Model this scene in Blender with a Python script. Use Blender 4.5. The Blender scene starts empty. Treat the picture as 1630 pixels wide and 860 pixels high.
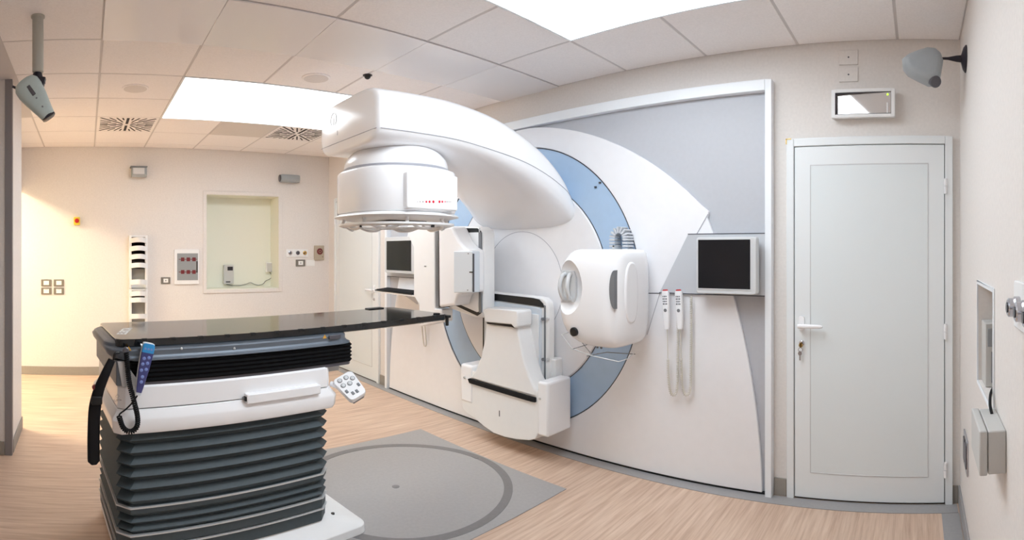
import bpy, bmesh, math, random
from mathutils import Vector, Matrix
random.seed(4)
S = bpy.context.scene
COL = S.collection

# ------------------------------------------------------------------ camera
# the photograph is a hand-held sweep panorama: a cylindrical projection
F, CX, CY, EYE = 842.0, 1461.0, 399.0, 1.494      # px per radian, px column facing +Y, horizon row, eye height
cam = bpy.data.cameras.new('camera')
cam.type = 'PANO'
cam.panorama_type = 'CENTRAL_CYLINDRICAL'
cam.central_cylindrical_range_u_min = -815.0 / F
cam.central_cylindrical_range_u_max = 815.0 / F
cam.central_cylindrical_range_v_min = -(860.0 - CY) / F
cam.central_cylindrical_range_v_max = CY / F
cam.central_cylindrical_radius = 1.0
cam.clip_start = 0.02
cam_o = bpy.data.objects.new('camera', cam)
COL.objects.link(cam_o)
cam_o.location = (0, 0, EYE)
cam_o.rotation_euler = (math.pi / 2, 0, (CX - 815.0) / F)
S.camera = cam_o

# ------------------------------------------------------------------ world, colour management
w = bpy.data.worlds.new('world'); S.world = w; w.use_nodes = True
w.node_tree.nodes['Background'].inputs[0].default_value = (0.8, 0.85, 1, 1)
w.node_tree.nodes['Background'].inputs[1].default_value = 0.05
S.view_settings.view_transform = 'Standard'
S.view_settings.look = 'None'
S.view_settings.gamma = 1
S.view_settings.use_curve_mapping = False
S.view_settings.exposure = 0.04
PANEL_EMIT = 7.5        # ceiling light panels
PASSAGE_EMIT = 100.0      # warm ceiling lamp in the entrance passage
S.cycles.use_denoising = True
S.cycles.max_bounces = 12
S.cycles.diffuse_bounces = 7
S.cycles.glossy_bounces = 5
S.cycles.sample_clamp_indirect = 6

# room planes (metres; the camera stands at x = 0, y = 0)
XL, XR, YB, ZC = -6.35, 0.25, 3.125, 2.744
AX, AZ = -2.865, 1.223          # rotation axis of the machine
ISO_Y = 1.88

def at(x, y, X=None, Y=None, Z=None):
    """point of the room seen at photo pixel x, y that lies on the plane X, Y or Z"""
    th = (x - CX) / F; t = (CY - y) / F
    r = Y / math.cos(th) if Y is not None else X / math.sin(th) if X is not None else (Z - EYE) / t
    return Vector((r * math.sin(th), r * math.cos(th), EYE + t * r))
def xz(pts, Y): return [(p.x, p.z) for p in (at(a, b, Y=Y) for a, b in pts)]
def yz(pts, X): return [(p.y, p.z) for p in (at(a, b, X=X) for a, b in pts)]

# ------------------------------------------------------------------ materials
def lin(c): return tuple((v / 12.92 if v <= 0.04045 else ((v + 0.055) / 1.055) ** 2.4) for v in (k / 255.0 for k in c))
MATS = {}
def mat(name, rgb, rough=0.5, metal=0.0, spec=0.5, var=0.0, vscale=30.0, bump=0.0, bscale=200.0, emit=0.0, coat=0.0, alpha=None, trans=0.0):
    m = bpy.data.materials.new(name); m.use_nodes = True
    nt = m.node_tree; b = nt.nodes['Principled BSDF']
    c = lin(rgb)
    b.inputs['Base Color'].default_value = (*c, 1)
    b.inputs['Roughness'].default_value = rough
    b.inputs['Metallic'].default_value = metal
    b.inputs['Specular IOR Level'].default_value = spec
    b.inputs['Coat Weight'].default_value = coat
    b.inputs['Transmission Weight'].default_value = trans
    tc = nt.nodes.new('ShaderNodeTexCoord')
    if var > 0:
        n = nt.nodes.new('ShaderNodeTexNoise'); n.inputs['Scale'].default_value = vscale; n.inputs['Detail'].default_value = 4
        r = nt.nodes.new('ShaderNodeValToRGB')
        r.color_ramp.elements[0].position = 0.3; r.color_ramp.elements[1].position = 0.7
        r.color_ramp.elements[0].color = (*[k * (1 - var) for k in c], 1)
        r.color_ramp.elements[1].color = (*[min(1, k * (1 + var)) for k in c], 1)
        nt.links.new(tc.outputs['Object'], n.inputs['Vector']); nt.links.new(n.outputs['Fac'], r.inputs[0])
        nt.links.new(r.outputs[0], b.inputs['Base Color'])
    if bump > 0:
        n2 = nt.nodes.new('ShaderNodeTexNoise'); n2.inputs['Scale'].default_value = bscale; n2.inputs['Detail'].default_value = 3
        bp = nt.nodes.new('ShaderNodeBump'); bp.inputs['Strength'].default_value = bump; bp.inputs['Distance'].default_value = 0.002
        nt.links.new(tc.outputs['Object'], n2.inputs['Vector']); nt.links.new(n2.outputs['Fac'], bp.inputs['Height'])
        nt.links.new(bp.outputs[0], b.inputs['Normal'])
    if emit > 0:
        b.inputs['Emission Color'].default_value = (*c, 1); b.inputs['Emission Strength'].default_value = emit
    MATS[name] = m
    return m
mat('wall_paint', (227, 222, 218), 0.75, spec=0.2, var=0.03, vscale=60, bump=0.25, bscale=350)
mat('ceiling_tile', (246, 242, 241), 0.85, spec=0.15, var=0.03, vscale=90, bump=0.25, bscale=300)
mat('ceiling_grid', (206, 201, 200), 0.6)
mat('gloss_tile', (240, 237, 237), 0.12, spec=0.5)
mat('white_plastic', (238, 238, 238), 0.32, spec=0.45, var=0.008, vscale=20)
mat('white_gloss', (244, 244, 246), 0.22, spec=0.5)
mat('cover_white', (238, 238, 241), 0.4, spec=0.4, var=0.01, vscale=15)
mat('door_white', (232, 236, 238), 0.35, spec=0.4)
mat('door_panel', (226, 232, 234), 0.4, spec=0.4)
mat('frame_white', (240, 244, 248), 0.35)
mat('cladding_grey', (187, 189, 195), 0.5, var=0.015, vscale=40)
mat('console_grey', (196, 199, 204), 0.45)
mat('ring_blue', (172, 198, 226), 0.4, var=0.02, vscale=12)
mat('pale_blue', (214, 222, 230), 0.35)
mat('bezel_grey', (208, 210, 212), 0.4)
mat('screen_black', (24, 24, 28), 0.18, spec=0.5)
mat('black', (14, 14, 16), 0.5)
mat('black_rubber', (22, 22, 25), 0.7, spec=0.25)
mat('seam_dark', (70, 70, 78), 0.6)
mat('seam_soft', (168, 168, 176), 0.5)
mat('carbon_black', (16, 16, 18), 0.08, spec=0.6, coat=0.15)
mat('steel_blue', (104, 112, 122), 0.42, metal=0.4, var=0.05, vscale=10)
mat('bellows_grey', (68, 78, 83), 0.55, spec=0.4, var=0.05, vscale=60)
mat('bellows_black', (9, 9, 11), 0.8, spec=0.15)
mat('trim_silver', (206, 208, 210), 0.35, metal=0.3)
mat('handset_navy', (62, 66, 122), 0.35)
mat('handset_cyan', (52, 150, 214), 0.3)
mat('button_blue', (126, 146, 206), 0.35)
mat('button_grey', (120, 122, 126), 0.4)
mat('red', (190, 28, 34), 0.35)
mat('lamp_red', (206, 24, 52), 0.3, emit=0.25)
mat('dark_red', (110, 34, 38), 0.4)
mat('yellow', (236, 208, 60), 0.45)
mat('orange', (220, 148, 56), 0.45)
mat('green_led', (160, 230, 60), 0.3, emit=2.0)
mat('camera_grey', (182, 196, 194), 0.45, var=0.02, vscale=40)
mat('camera_grey2', (160, 166, 170), 0.5, var=0.02, vscale=40)
mat('lens_dark', (44, 42, 48), 0.25)
mat('lens_grey', (84, 82, 88), 0.3)
mat('pole_grey', (176, 174, 164), 0.5)
mat('bracket_dark', (34, 30, 42), 0.5)
mat('base_grey', (152, 146, 138), 0.6, var=0.03, vscale=50)
mat('border_grey', (158, 156, 156), 0.45, var=0.04, vscale=60)
mat('plate_grey', (162, 159, 158), 0.4, var=0.04, vscale=50)
mat('groove_grey', (122, 119, 119), 0.45, var=0.05, vscale=40)
mat('guard_grey', (138, 134, 136), 0.45)
mat('device_grey', (196, 195, 192), 0.5)
mat('panel_grey', (146, 150, 152), 0.4)
mat('slot_dark', (40, 34, 34), 0.7)
mat('dark_frame', (122, 116, 108), 0.4)
mat('socket_white', (240, 240, 238), 0.4)
mat('chrome', (190, 190, 196), 0.18, metal=0.9)
mat('brass', (190, 160, 96), 0.25, metal=0.8)
mat('cord_white', (214, 210, 200), 0.5)
mat('cord_grey', (120, 122, 116), 0.5)
mat('beige_box', (178, 166, 148), 0.5)
mat('grey_tile', (216, 210, 205), 0.6)
mat('speaker_mesh', (222, 217, 214), 0.7, var=0.06, vscale=300)
mat('niche_paint', (232, 232, 218), 0.7, spec=0.2)
mat('lettering', (120, 122, 128), 0.5)
mat('lettering_light', (214, 216, 216), 0.5)
mat('warn_yellow', (214, 160, 66), 0.5)
mat('rack_back', (88, 82, 84), 0.5, var=0.1, vscale=30)
mat('rack_grey', (132, 130, 126), 0.5)
# emitters
m = mat('light_panel', (250, 252, 255), 0.5); b = m.node_tree.nodes['Principled BSDF']
b.inputs['Emission Color'].default_value = (0.84, 0.93, 1.0, 1); b.inputs['Emission Strength'].default_value = PANEL_EMIT
m = mat('warm_panel', (255, 236, 190), 0.5); b = m.node_tree.nodes['Principled BSDF']
b.inputs['Emission Color'].default_value = (1.0, 0.88, 0.60, 1); b.inputs['Emission Strength'].default_value = PASSAGE_EMIT
# clear cover of the emergency lamp
m = mat('clear_cover', (214, 210, 208), 0.05, metal=0.55, spec=0.8, coat=1.0)
# streaky wood-look vinyl floor, grain along the room's Y axis
m = mat('wood_vinyl', (206, 176, 152), 0.42, spec=0.4); nt = m.node_tree; b = nt.nodes['Principled BSDF']
tc = nt.nodes.new('ShaderNodeTexCoord'); mp = nt.nodes.new('ShaderNodeMapping'); mp.inputs['Scale'].default_value = (46, 2.2, 1)
n1 = nt.nodes.new('ShaderNodeTexNoise'); n1.inputs['Scale'].default_value = 1.0; n1.inputs['Detail'].default_value = 5; n1.inputs['Roughness'].default_value = 0.6
r1 = nt.nodes.new('ShaderNodeValToRGB')
e = r1.color_ramp.elements; e[0].position = 0.3; e[1].position = 0.72
e[0].color = (*lin((187, 156, 135)), 1); e[1].color = (*lin((224, 200, 180)), 1)
mid = e.new(0.5); mid.color = (*lin((208, 180, 158)), 1)
mp2 = nt.nodes.new('ShaderNodeMapping'); mp2.inputs['Scale'].default_value = (7, 0.55, 1)
n2 = nt.nodes.new('ShaderNodeTexNoise'); n2.inputs['Scale'].default_value = 1.0; n2.inputs['Detail'].default_value = 2
mx = nt.nodes.new('ShaderNodeMix'); mx.data_type = 'RGBA'; mx.blend_type = 'MULTIPLY'; mx.inputs[0].default_value = 0.5
r2 = nt.nodes.new('ShaderNodeValToRGB'); r2.color_ramp.elements[0].position = 0.35; r2.color_ramp.elements[1].position = 0.65
r2.color_ramp.elements[0].color = (0.86, 0.84, 0.83, 1); r2.color_ramp.elements[1].color = (1, 1, 1, 1)
L = nt.links.new
L(tc.outputs['Object'], mp.inputs[0]); L(mp.outputs[0], n1.inputs['Vector']); L(n1.outputs['Fac'], r1.inputs[0])
L(tc.outputs['Object'], mp2.inputs[0]); L(mp2.outputs[0], n2.inputs['Vector']); L(n2.outputs['Fac'], r2.inputs[0])
L(r1.outputs[0], mx.inputs[6]); L(r2.outputs[0], mx.inputs[7]); L(mx.outputs[2], b.inputs['Base Color'])

# ------------------------------------------------------------------ mesh helpers
class MB:
    def __init__(s): s.v = []; s.f = []
    def add(s, vs, fs):
        o = len(s.v); s.v += [Vector(p) for p in vs]; s.f += [[i + o for i in q] for q in fs]; return s
    def box(s, a, b):
        x0, x1 = sorted((a[0], b[0])); y0, y1 = sorted((a[1], b[1])); z0, z1 = sorted((a[2], b[2]))
        return s.add([(x0,y0,z0),(x1,y0,z0),(x1,y1,z0),(x0,y1,z0),(x0,y0,z1),(x1,y0,z1),(x1,y1,z1),(x0,y1,z1)],
                     [[0,3,2,1],[4,5,6,7],[0,1,5,4],[1,2,6,5],[2,3,7,6],[3,0,4,7]])
    def obox(s, c, u, v, w_):
        """oriented box: centre and three half-axis vectors"""
        c, u, v, w_ = map(Vector, (c, u, v, w_))
        P = [c + i*u + j*v + k*w_ for k in (-1,1) for i, j in ((-1,-1),(1,-1),(1,1),(-1,1))]
        return s.add(P, [[0,3,2,1],[4,5,6,7],[0,1,5,4],[1,2,6,5],[2,3,7,6],[3,0,4,7]])
    def prism(s, axis, pts, a, b):
        def P(p, t): return (t, p[0], p[1]) if axis == 'X' else (p[0], t, p[1]) if axis == 'Y' else (p[0], p[1], t)
        n = len(pts); vs = [P(p, a) for p in pts] + [P(p, b) for p in pts]
        return s.add(vs, [list(range(n))[::-1], list(range(n, 2*n))] + [[i, (i+1) % n, n+(i+1) % n, n+i] for i in range(n)])
    def loft(s, secs, cap=True, closed=True):
        n = len(secs[0]); vs = [p for q in secs for p in q]; fs = []
        for k in range(len(secs)-1):
            for i in range(n if closed else n-1):
                j = (i+1) % n; fs.append([k*n+i, k*n+j, (k+1)*n+j, (k+1)*n+i])
        if cap: fs.append(list(range(n))[::-1]); fs.append([(len(secs)-1)*n+i for i in range(n)])
        return s.add(vs, fs)
    def tube(s, path, r, n=8, closed=False):
        path = [Vector(p) for p in path]; m = len(path); secs = []; up = None
        for i, p in enumerate(path):
            a = path[(i-1) % m] if closed or i else p; c = path[(i+1) % m] if closed or i < m-1 else p
            t = (c - a).normalized()
            if up is None:
                up = Vector((0,0,1)) if abs(t.z) < 0.9 else Vector((1,0,0))
            u = (up - t*up.dot(t)); u = u.normalized() if u.length > 1e-6 else t.orthogonal().normalized()
            up = u; v = t.cross(u); rr = r[i] if isinstance(r, (list, tuple)) else r
            secs.append([p + rr*(math.cos(2*math.pi*k/n)*u + math.sin(2*math.pi*k/n)*v) for k in range(n)])
        if closed: secs.append(secs[0]); return s.loft(secs, cap=False)
        return s.loft(secs)
    def cyl(s, a, b, r, r2=None, n=24): return s.tube([a, b], [r, r if r2 is None else r2], n)
    def lathe(s, c, axis, prof, n=32):
        """prof: (radius, distance along axis)"""
        axis = Vector(axis).normalized(); u = axis.orthogonal().normalized(); v = axis.cross(u); c = Vector(c)
        return s.loft([[c + axis*d + max(r, 1e-4)*(math.cos(2*math.pi*k/n)*u + math.sin(2*math.pi*k/n)*v) for k in range(n)] for r, d in prof])
    def ring(s, axis, c, r0, r1, a, b, n=96, t0=0.0, t1=None):
        """flat annulus (or arc) with thickness a..b along the axis"""
        full = t1 is None; t1 = 2*math.pi if full else t1; m = n if full else n+1
        def P(r, t, h):
            p, q = c[0] + r*math.cos(t), c[1] + r*math.sin(t)
            return (h, p, q) if axis == 'X' else (p, h, q) if axis == 'Y' else (p, q, h)
        secs = [[P(r0, t, a), P(r1, t, a), P(r1, t, b), P(r0, t, b)] for t in (t0 + (t1-t0)*i/n for i in range(m))]
        if full: secs.append(secs[0])
        return s.loft(secs, cap=not full)
    def build(s, name, material, parent=None, bevel=0.0, seg=2, angle=35, smooth=True, label=None):
        vs = s.v; lo = [min(p[i] for p in vs) for i in range(3)]; hi = [max(p[i] for p in vs) for i in range(3)]
        c = Vector([(lo[i]+hi[i])/2 for i in range(3)])
        me = bpy.data.meshes.new(name); me.from_pydata([p - c for p in vs], [], s.f)
        bm = bmesh.new(); bm.from_mesh(me)
        bmesh.ops.remove_doubles(bm, verts=bm.verts, dist=1e-5)
        bmesh.ops.recalc_face_normals(bm, faces=bm.faces); bm.to_mesh(me); bm.free()
        if smooth:
            for p in me.polygons: p.use_smooth = True
            me.set_sharp_from_angle(angle=math.radians(angle))
        me.materials.append(MATS[material])
        o = bpy.data.objects.new(name, me); COL.objects.link(o); place(o, c, parent)
        if bevel > 0:
            bv = o.modifiers.new('bevel', 'BEVEL'); bv.width = bevel; bv.segments = seg; bv.limit_method = 'ANGLE'; bv.angle_limit = math.radians(30)
        if label: o['label'] = label
        return o
WL = {}
def place(o, c, parent=None):
    WL[o.name] = Vector(c)
    o.location = Vector(c) - (WL[parent.name] if parent else Vector())
    if parent: o.parent = parent
def tag(o, label, cat, group=None):
    o['label'] = label; o['category'] = cat
    if group: o['group'] = group
    return o
def thing(name, loc, label, cat, group=None):
    o = bpy.data.objects.new(name, None); o.empty_display_size = 0.1; COL.objects.link(o); place(o, loc); return tag(o, label, cat, group)
def struct(o): o['kind'] = 'structure'; return o
def copy_part(o, c, parent):
    n = o.copy(); COL.objects.link(n); n.parent = None; place(n, c, parent); return n
def sup(cx, cy, hx, hy, e=3.0, n=40):
    """superellipse outline, 2-D"""
    out = []
    for k in range(n):
        t = 2*math.pi*(k+0.5)/n; c, s_ = math.cos(t), math.sin(t)
        out.append((cx + hx*math.copysign(abs(c)**(2/e), c), cy + hy*math.copysign(abs(s_)**(2/e), s_)))
    return out
def rrect(x0, x1, y0, y1, r, n=6):
    out = []
    for cx, cy, a in ((x1-r, y1-r, 0), (x0+r, y1-r, 90), (x0+r, y0+r, 180), (x1-r, y0+r, 270)):
        for k in range(n+1):
            t = math.radians(a + 90*k/n); out.append((cx + r*math.cos(t), cy + r*math.sin(t)))
    return out
def smooth_path(pts, k=6):
    """Catmull-Rom through points"""
    P = [Vector(p) for p in pts]; P = [P[0]*2 - P[1]] + P + [P[-1]*2 - P[-2]]; out = []
    for i in range(1, len(P)-2):
        for j in range(k):
            t = j/k; a, b_, c, d = P[i-1:i+3]
            out.append(0.5*((2*b_) + (c-a)*t + (2*a-5*b_+4*c-d)*t*t + (3*b_-a-3*c+d)*t**3))
    return out + [P[-2]]
def coil(path, R, r, turns, n=6, per=10):
    """helical cord wound round a path"""
    P = [Vector(p) for p in path]; ln = [0]
    for a, b_ in zip(P, P[1:]): ln.append(ln[-1] + (b_-a).length)
    N = int(turns*per); out = []; up = Vector((0.3, 0.9, 0.1)).normalized()
    for i in range(N+1):
        d = ln[-1]*i/N; k = max(j for j in range(len(P)-1) if ln[j] <= d + 1e-9)
        t = (P[k+1]-P[k]).normalized(); c = P[k] + t*(d-ln[k])
        u = (up - t*up.dot(t)); u = u.normalized(); up = u; v = t.cross(u); a = 2*math.pi*i/per
        out.append(c + R*(math.cos(a)*u + math.sin(a)*v))
    return MB().tube(out, r, n)
def text(name, body, size, M, material, parent, depth=0.0006, bold=0.0):
    cu = bpy.data.curves.new(name, 'FONT'); cu.body = body; cu.size = size; cu.extrude = depth; cu.offset = bold; cu.align_x = 'CENTER'; cu.align_y = 'CENTER'
    t = bpy.data.objects.new(name, cu); COL.objects.link(t)
    me = bpy.data.meshes.new_from_object(t.evaluated_get(bpy.context.evaluated_depsgraph_get()))
    bpy.data.objects.remove(t); c = M.translation.copy(); me.transform(Matrix.Translation(-c) @ M)
    me.materials.clear(); me.materials.append(MATS[material])
    o = bpy.data.objects.new(name, me); COL.objects.link(o); place(o, c, parent); return o

# ================================================================== the room
NL = (1.46, 2.41, 1.012, 2.185)     # niche in the left wall: y0, y1, z0, z1
NR = (1.72, 2.17, 0.96, 1.355)     # niche in the right wall
floor = struct(MB().box((XL-0.3, -4.4, -0.1), (XR+0.3, YB+0.25, 0)).build('floor', 'wood_vinyl', smooth=False))
ceiling = struct(MB().box((XL-0.3, -4.4, ZC-0.0015), (XR+0.3, YB+0.25, ZC+0.12)).build('ceiling', 'ceiling_grid', smooth=False))
mb = MB()
for a, b_ in (((-4.4, 0), (NL[0], ZC)), ((NL[1], 0), (YB+0.2, ZC)), ((NL[0], 0), (NL[1], NL[2])), ((NL[0], NL[3]), (NL[1], ZC))):
    mb.box((XL-0.34, a[0], a[1]), (XL, b_[0], b_[1]))
wall_left = struct(mb.build('wall_left', 'wall_paint', smooth=False))
mb = MB()
for a, b_ in (((-2.7, 0), (NR[0], ZC)), ((NR[1], 0), (YB+0.2, ZC)), ((NR[0], 0), (NR[1], NR[2])), ((NR[0], NR[3]), (NR[1], ZC))):
    mb.box((XR, a[0], a[1]), (XR+0.3, b_[0], b_[1]))
wall_right = struct(mb.build('wall_right', 'wall_paint', smooth=False))
wall_back = struct(MB().box((XL, YB, 0), (XR, YB+0.2, ZC)).build('wall_back', 'wall_paint', smooth=False))
struct(MB().box((-4.41, -2.8, 0), (XR, -2.6, ZC)).build('wall_front', 'wall_paint', smooth=False))
part_w = struct(MB().box((-4.41, -2.6, 0), (-3.82, -0.548, ZC)).build('wall_partition', 'wall_paint', smooth=False))
struct(MB().box((XL, -4.4, 0), (-4.41, -4.2, ZC)).build('wall_passage_end', 'wall_paint', smooth=False))
struct(MB().box((-4.43, -4.2, 0), (-4.41, -2.6, ZC)).build('wall_passage_side', 'wall_paint', smooth=False))
struct(MB().box((XL, -0.86, 2.24), (-4.41, -0.79, ZC)).build('trim_1', 'wall_paint', smooth=False))
# niche linings and their trims
MB().box((XL-0.33, NL[0]-0.02, NL[2]-0.02), (XL-0.30, NL[1]+0.02, NL[3]+0.02)).build('niche_back', 'niche_paint', wall_left, smooth=False)
mb = MB(); y0, y1, z0, z1 = NL
mb.box((XL-0.30, y0, z0), (XL-0.001, y0+0.004, z1)).box((XL-0.30, y1-0.004, z0), (XL-0.001, y1, z1)).box((XL-0.30, y0, z0), (XL-0.001, y1, z0+0.004)).box((XL-0.30, y0, z1-0.004), (XL-0.001, y1, z1))
mb.build('niche_lining', 'niche_paint', wall_left, smooth=False)
mb = MB(); t = 0.045
mb.box((XL, y0-t, z0-t), (XL+0.012, y0, z1+t)).box((XL, y1, z0-t), (XL+0.012, y1+t, z1+t)).box((XL, y0, z0-t), (XL+0.012, y1, z0)).box((XL, y0, z1), (XL+0.012, y1, z1+t))
mb.build('niche_frame', 'wall_paint', wall_left, bevel=0.003, seg=1)
y0, y1, z0, z1 = NR
MB().box((XR+0.2, y0, z0), (XR+0.22, y1, z1)).build('niche_back', 'wall_paint', wall_right, smooth=False)
mb = MB(); mb.box((XR-0.006, y0-0.015, z0-0.015), (XR, y0, z1+0.015)).box((XR-0.006, y1, z0-0.015), (XR, y1+0.015, z1+0.015)).box((XR-0.006, y0, z1), (XR, y1, z1+0.015)).box((XR-0.006, y0, z0-0.015), (XR, y1, z0))
mb.build('niche_frame', 'frame_white', wall_right, bevel=0.002, seg=1)
# corner guard and skirting on the partition
MB().box((-3.82, -0.596, 0), (-3.812, -0.548, ZC)).box((-3.86, -0.548, 0), (-3.812, -0.542, ZC)).build('corner_guard', 'guard_grey', part_w, smooth=False)
struct(MB().box((-3.82, -2.6, 0), (-3.808, -0.6, 0.1)).build('baseboard_partition', 'base_grey', bevel=0.003, seg=1))
struct(MB().box((-4.42, -0.548, 0), (-3.87, -0.538, 0.1)).build('baseboard_passage', 'base_grey', bevel=0.003, seg=1))
struct(MB().box((XL, -4.2, 0), (XL+0.014, YB, 0.1)).build('baseboard_left', 'base_grey', bevel=0.003, seg=1))
struct(MB().box((XR-0.012, -2.6, 0), (XR, YB, 0.105)).build('baseboard_right', 'border_grey', bevel=0.003, seg=1))
mb = MB()
for x0, x1 in ((-0.868, -0.79), (0.2, XR-0.012), (-5.04, -4.87), (XL+0.014, -6.16)):
    mb.box((x0, YB-0.012, 0), (x1, YB, 0.105))
struct(mb.build('baseboard_back', 'base_grey', bevel=0.002, seg=1))
# grey vinyl border strips laid round the floor
MB().box((XL+0.02, YB-0.125, 0.0005), (XR-0.02, YB-0.02, 0.003)).build('border_strip', 'border_grey', floor, smooth=False)
MB().box((XR-0.115, -2.5, 0.0005), (XR-0.015, YB-0.13, 0.003)).build('border_strip', 'border_grey', floor, smooth=False)

# suspended ceiling: each tile a part
XG = [XL, -6.12, -5.52, -4.92, -4.32, -3.72, -3.12, -2.52, -1.92, -1.32, -0.72, -0.12, XR]
YG = [YB, 2.49, 1.89, 1.29, 0.69, 0.09, -0.51, -1.11, -1.71, -2.31, -2.6]
LIGHTS = ((3, 5, 1, 4), (8, 10, 1, 4))      # columns, rows (start, end) taken by the two light panels
VENTS = ((2, 4), (2, 1)); GREYTILE = (2, 2); GLOSS_COL = 6
cache = {}
for i in range(len(XG)-1):
    for j in range(len(YG)-1):
        if any(a <= i < b_ and c <= j < d for a, b_, c, d in LIGHTS) or (i, j) in VENTS: continue
        x0, x1, y1, y0 = XG[i], XG[i+1], YG[j], YG[j+1]
        if y1 <= -0.5 and x0 < -3.7 and x1 > -4.5: continue     # the partition stands here
        kind = 'gloss_tile' if i == GLOSS_COL and j < 5 else 'grey_tile' if (i, j) == GREYTILE else 'ceiling_tile'
        g = 0.008; wd, dp = round(x1-x0-2*g, 3), round(y1-y0-2*g, 3)
        if kind == 'gloss_tile': wd, dp = round(x1-x0-0.004, 3), round(y1-y0-0.001, 3)
        c = Vector(((x0+x1)/2, (y0+y1)/2, ZC + (0.0 if kind != 'gloss_tile' else -0.006)))
        key = (kind, wd, dp)
        if key in cache: o = copy_part(cache[key], c, ceiling)
        else:
            o = MB().box((c.x-wd/2, c.y-dp/2, c.z-0.004), (c.x+wd/2, c.y+dp/2, c.z+0.004)).build('ceiling_tile' if kind != 'gloss_tile' else 'glossy_panel', kind, ceiling, bevel=0.002, seg=1)
            cache[key] = o

def light_panel(name, x0, x1, y0, y1, label, material='light_panel', group=None, z=ZC):
    t = thing(name, ((x0+x1)/2, (y0+y1)/2, z), label, 'ceiling light', group)
    mb = MB(); fw = 0.014
    mb.box((x0, y0, z-0.008), (x0+fw, y1, z+0.004)).box((x1-fw, y0, z-0.008), (x1, y1, z+0.004)).box((x0+fw, y0, z-0.008), (x1-fw, y0+fw, z+0.004)).box((x0+fw, y1-fw, z-0.008), (x1-fw, y1, z+0.004))
    mb.build('frame', 'frame_white', t)
    MB().box((x0+fw, y0+fw, z-0.004), (x1-fw, y1-fw, z+0.003)).build('diffuser', material, t, smooth=False)
    return t
light_panel('ceiling_light_panel', -4.92, -3.72, 0.69, 2.49, 'large glowing white ceiling light panel between the two star-shaped air vents and the machine')
light_panel('ceiling_light_panel', -1.92, -0.72, 0.69, 2.49, 'large glowing white ceiling light panel near the wall with the white service door')
light_panel('passage_lamp', -5.55, -4.75, -2.1, -1.6, 'warm ceiling lamp over the entrance passage', 'warm_panel', z=ZC-0.012)

# star-pattern air vents
def vent(i, j, label):
    x0, x1, y1, y0 = XG[i], XG[i+1], YG[j], YG[j+1]; cx, cy = (x0+x1)/2, (y0+y1)/2
    t = thing('air_vent', (cx, cy, ZC), label, 'air vent', 'air vents in the ceiling')
    MB().box((x0+0.008, y0+0.008, ZC-0.004), (x1-0.008, y1-0.008, ZC+0.004)).build('plate', 'ceiling_tile', t, bevel=0.002, seg=1)
    H = 0.262
    for k in range(32):
        a = 2*math.pi*k/32; c, s_ = math.cos(a), math.sin(a)
        out = H/max(abs(c), abs(s_)); inn = (0.06, 0.19, 0.11, 0.19)[k % 4] if k % 8 else 0.035
        d = Vector((c, s_, 0)); q = Vector((-s_, c, 0)); m_ = (inn+out)/2
        MB().obox((cx+c*m_, cy+s_*m_, ZC-0.0045), d*(out-inn)/2, q*(0.013 if k % 8 == 0 else 0.010 if k % 4 == 0 else 0.0075), (0, 0, 0.0012)).build('slot', 'slot_dark', t, smooth=False)
vent(2, 4, 'square ceiling vent with star of slots, in the tile nearest the entrance passage')
vent(2, 1, 'square ceiling vent with star of slots, beside the grey tile and nearer the machine')
def speaker(x, y, label):
    t = thing('ceiling_speaker', (x, y, ZC), label, 'speaker', 'round ceiling speakers')
    MB().lathe((x, y, ZC), (0, 0, -1), [(0.105, 0.0), (0.105, 0.008), (0.098, 0.012), (0.09, 0.012)]).build('rim', 'ceiling_tile', t)
    MB().lathe((x, y, ZC), (0, 0, -1), [(0.09, 0.010), (0.089, 0.0135), (0.05, 0.015), (0.0, 0.0155)]).build('grille', 'speaker_mesh', t)
speaker(-4.04, 0.37, 'round ceiling speaker in the tile beside the corner of the light panel')
speaker(-3.46, 1.60, 'round ceiling speaker between the light panel and the glossy ceiling strip')
t = thing('ceiling_hook', (-3.24, 1.9, ZC), 'small black domed fitting on the ceiling above the machine head', 'ceiling fitting')
MB().lathe((-3.24, 1.9, ZC-0.004), (0, 0, -1), [(0.024, 0), (0.024, 0.006), (0.02, 0.02), (0.01, 0.028), (0.0, 0.03)]).build('dome', 'black', t)
MB().lathe((-3.24, 1.9, ZC-0.004), (0, 0, -1), [(0.034, 0), (0.034, 0.003), (0.02, 0.005)]).build('base_plate', 'bracket_dark', t)

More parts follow.
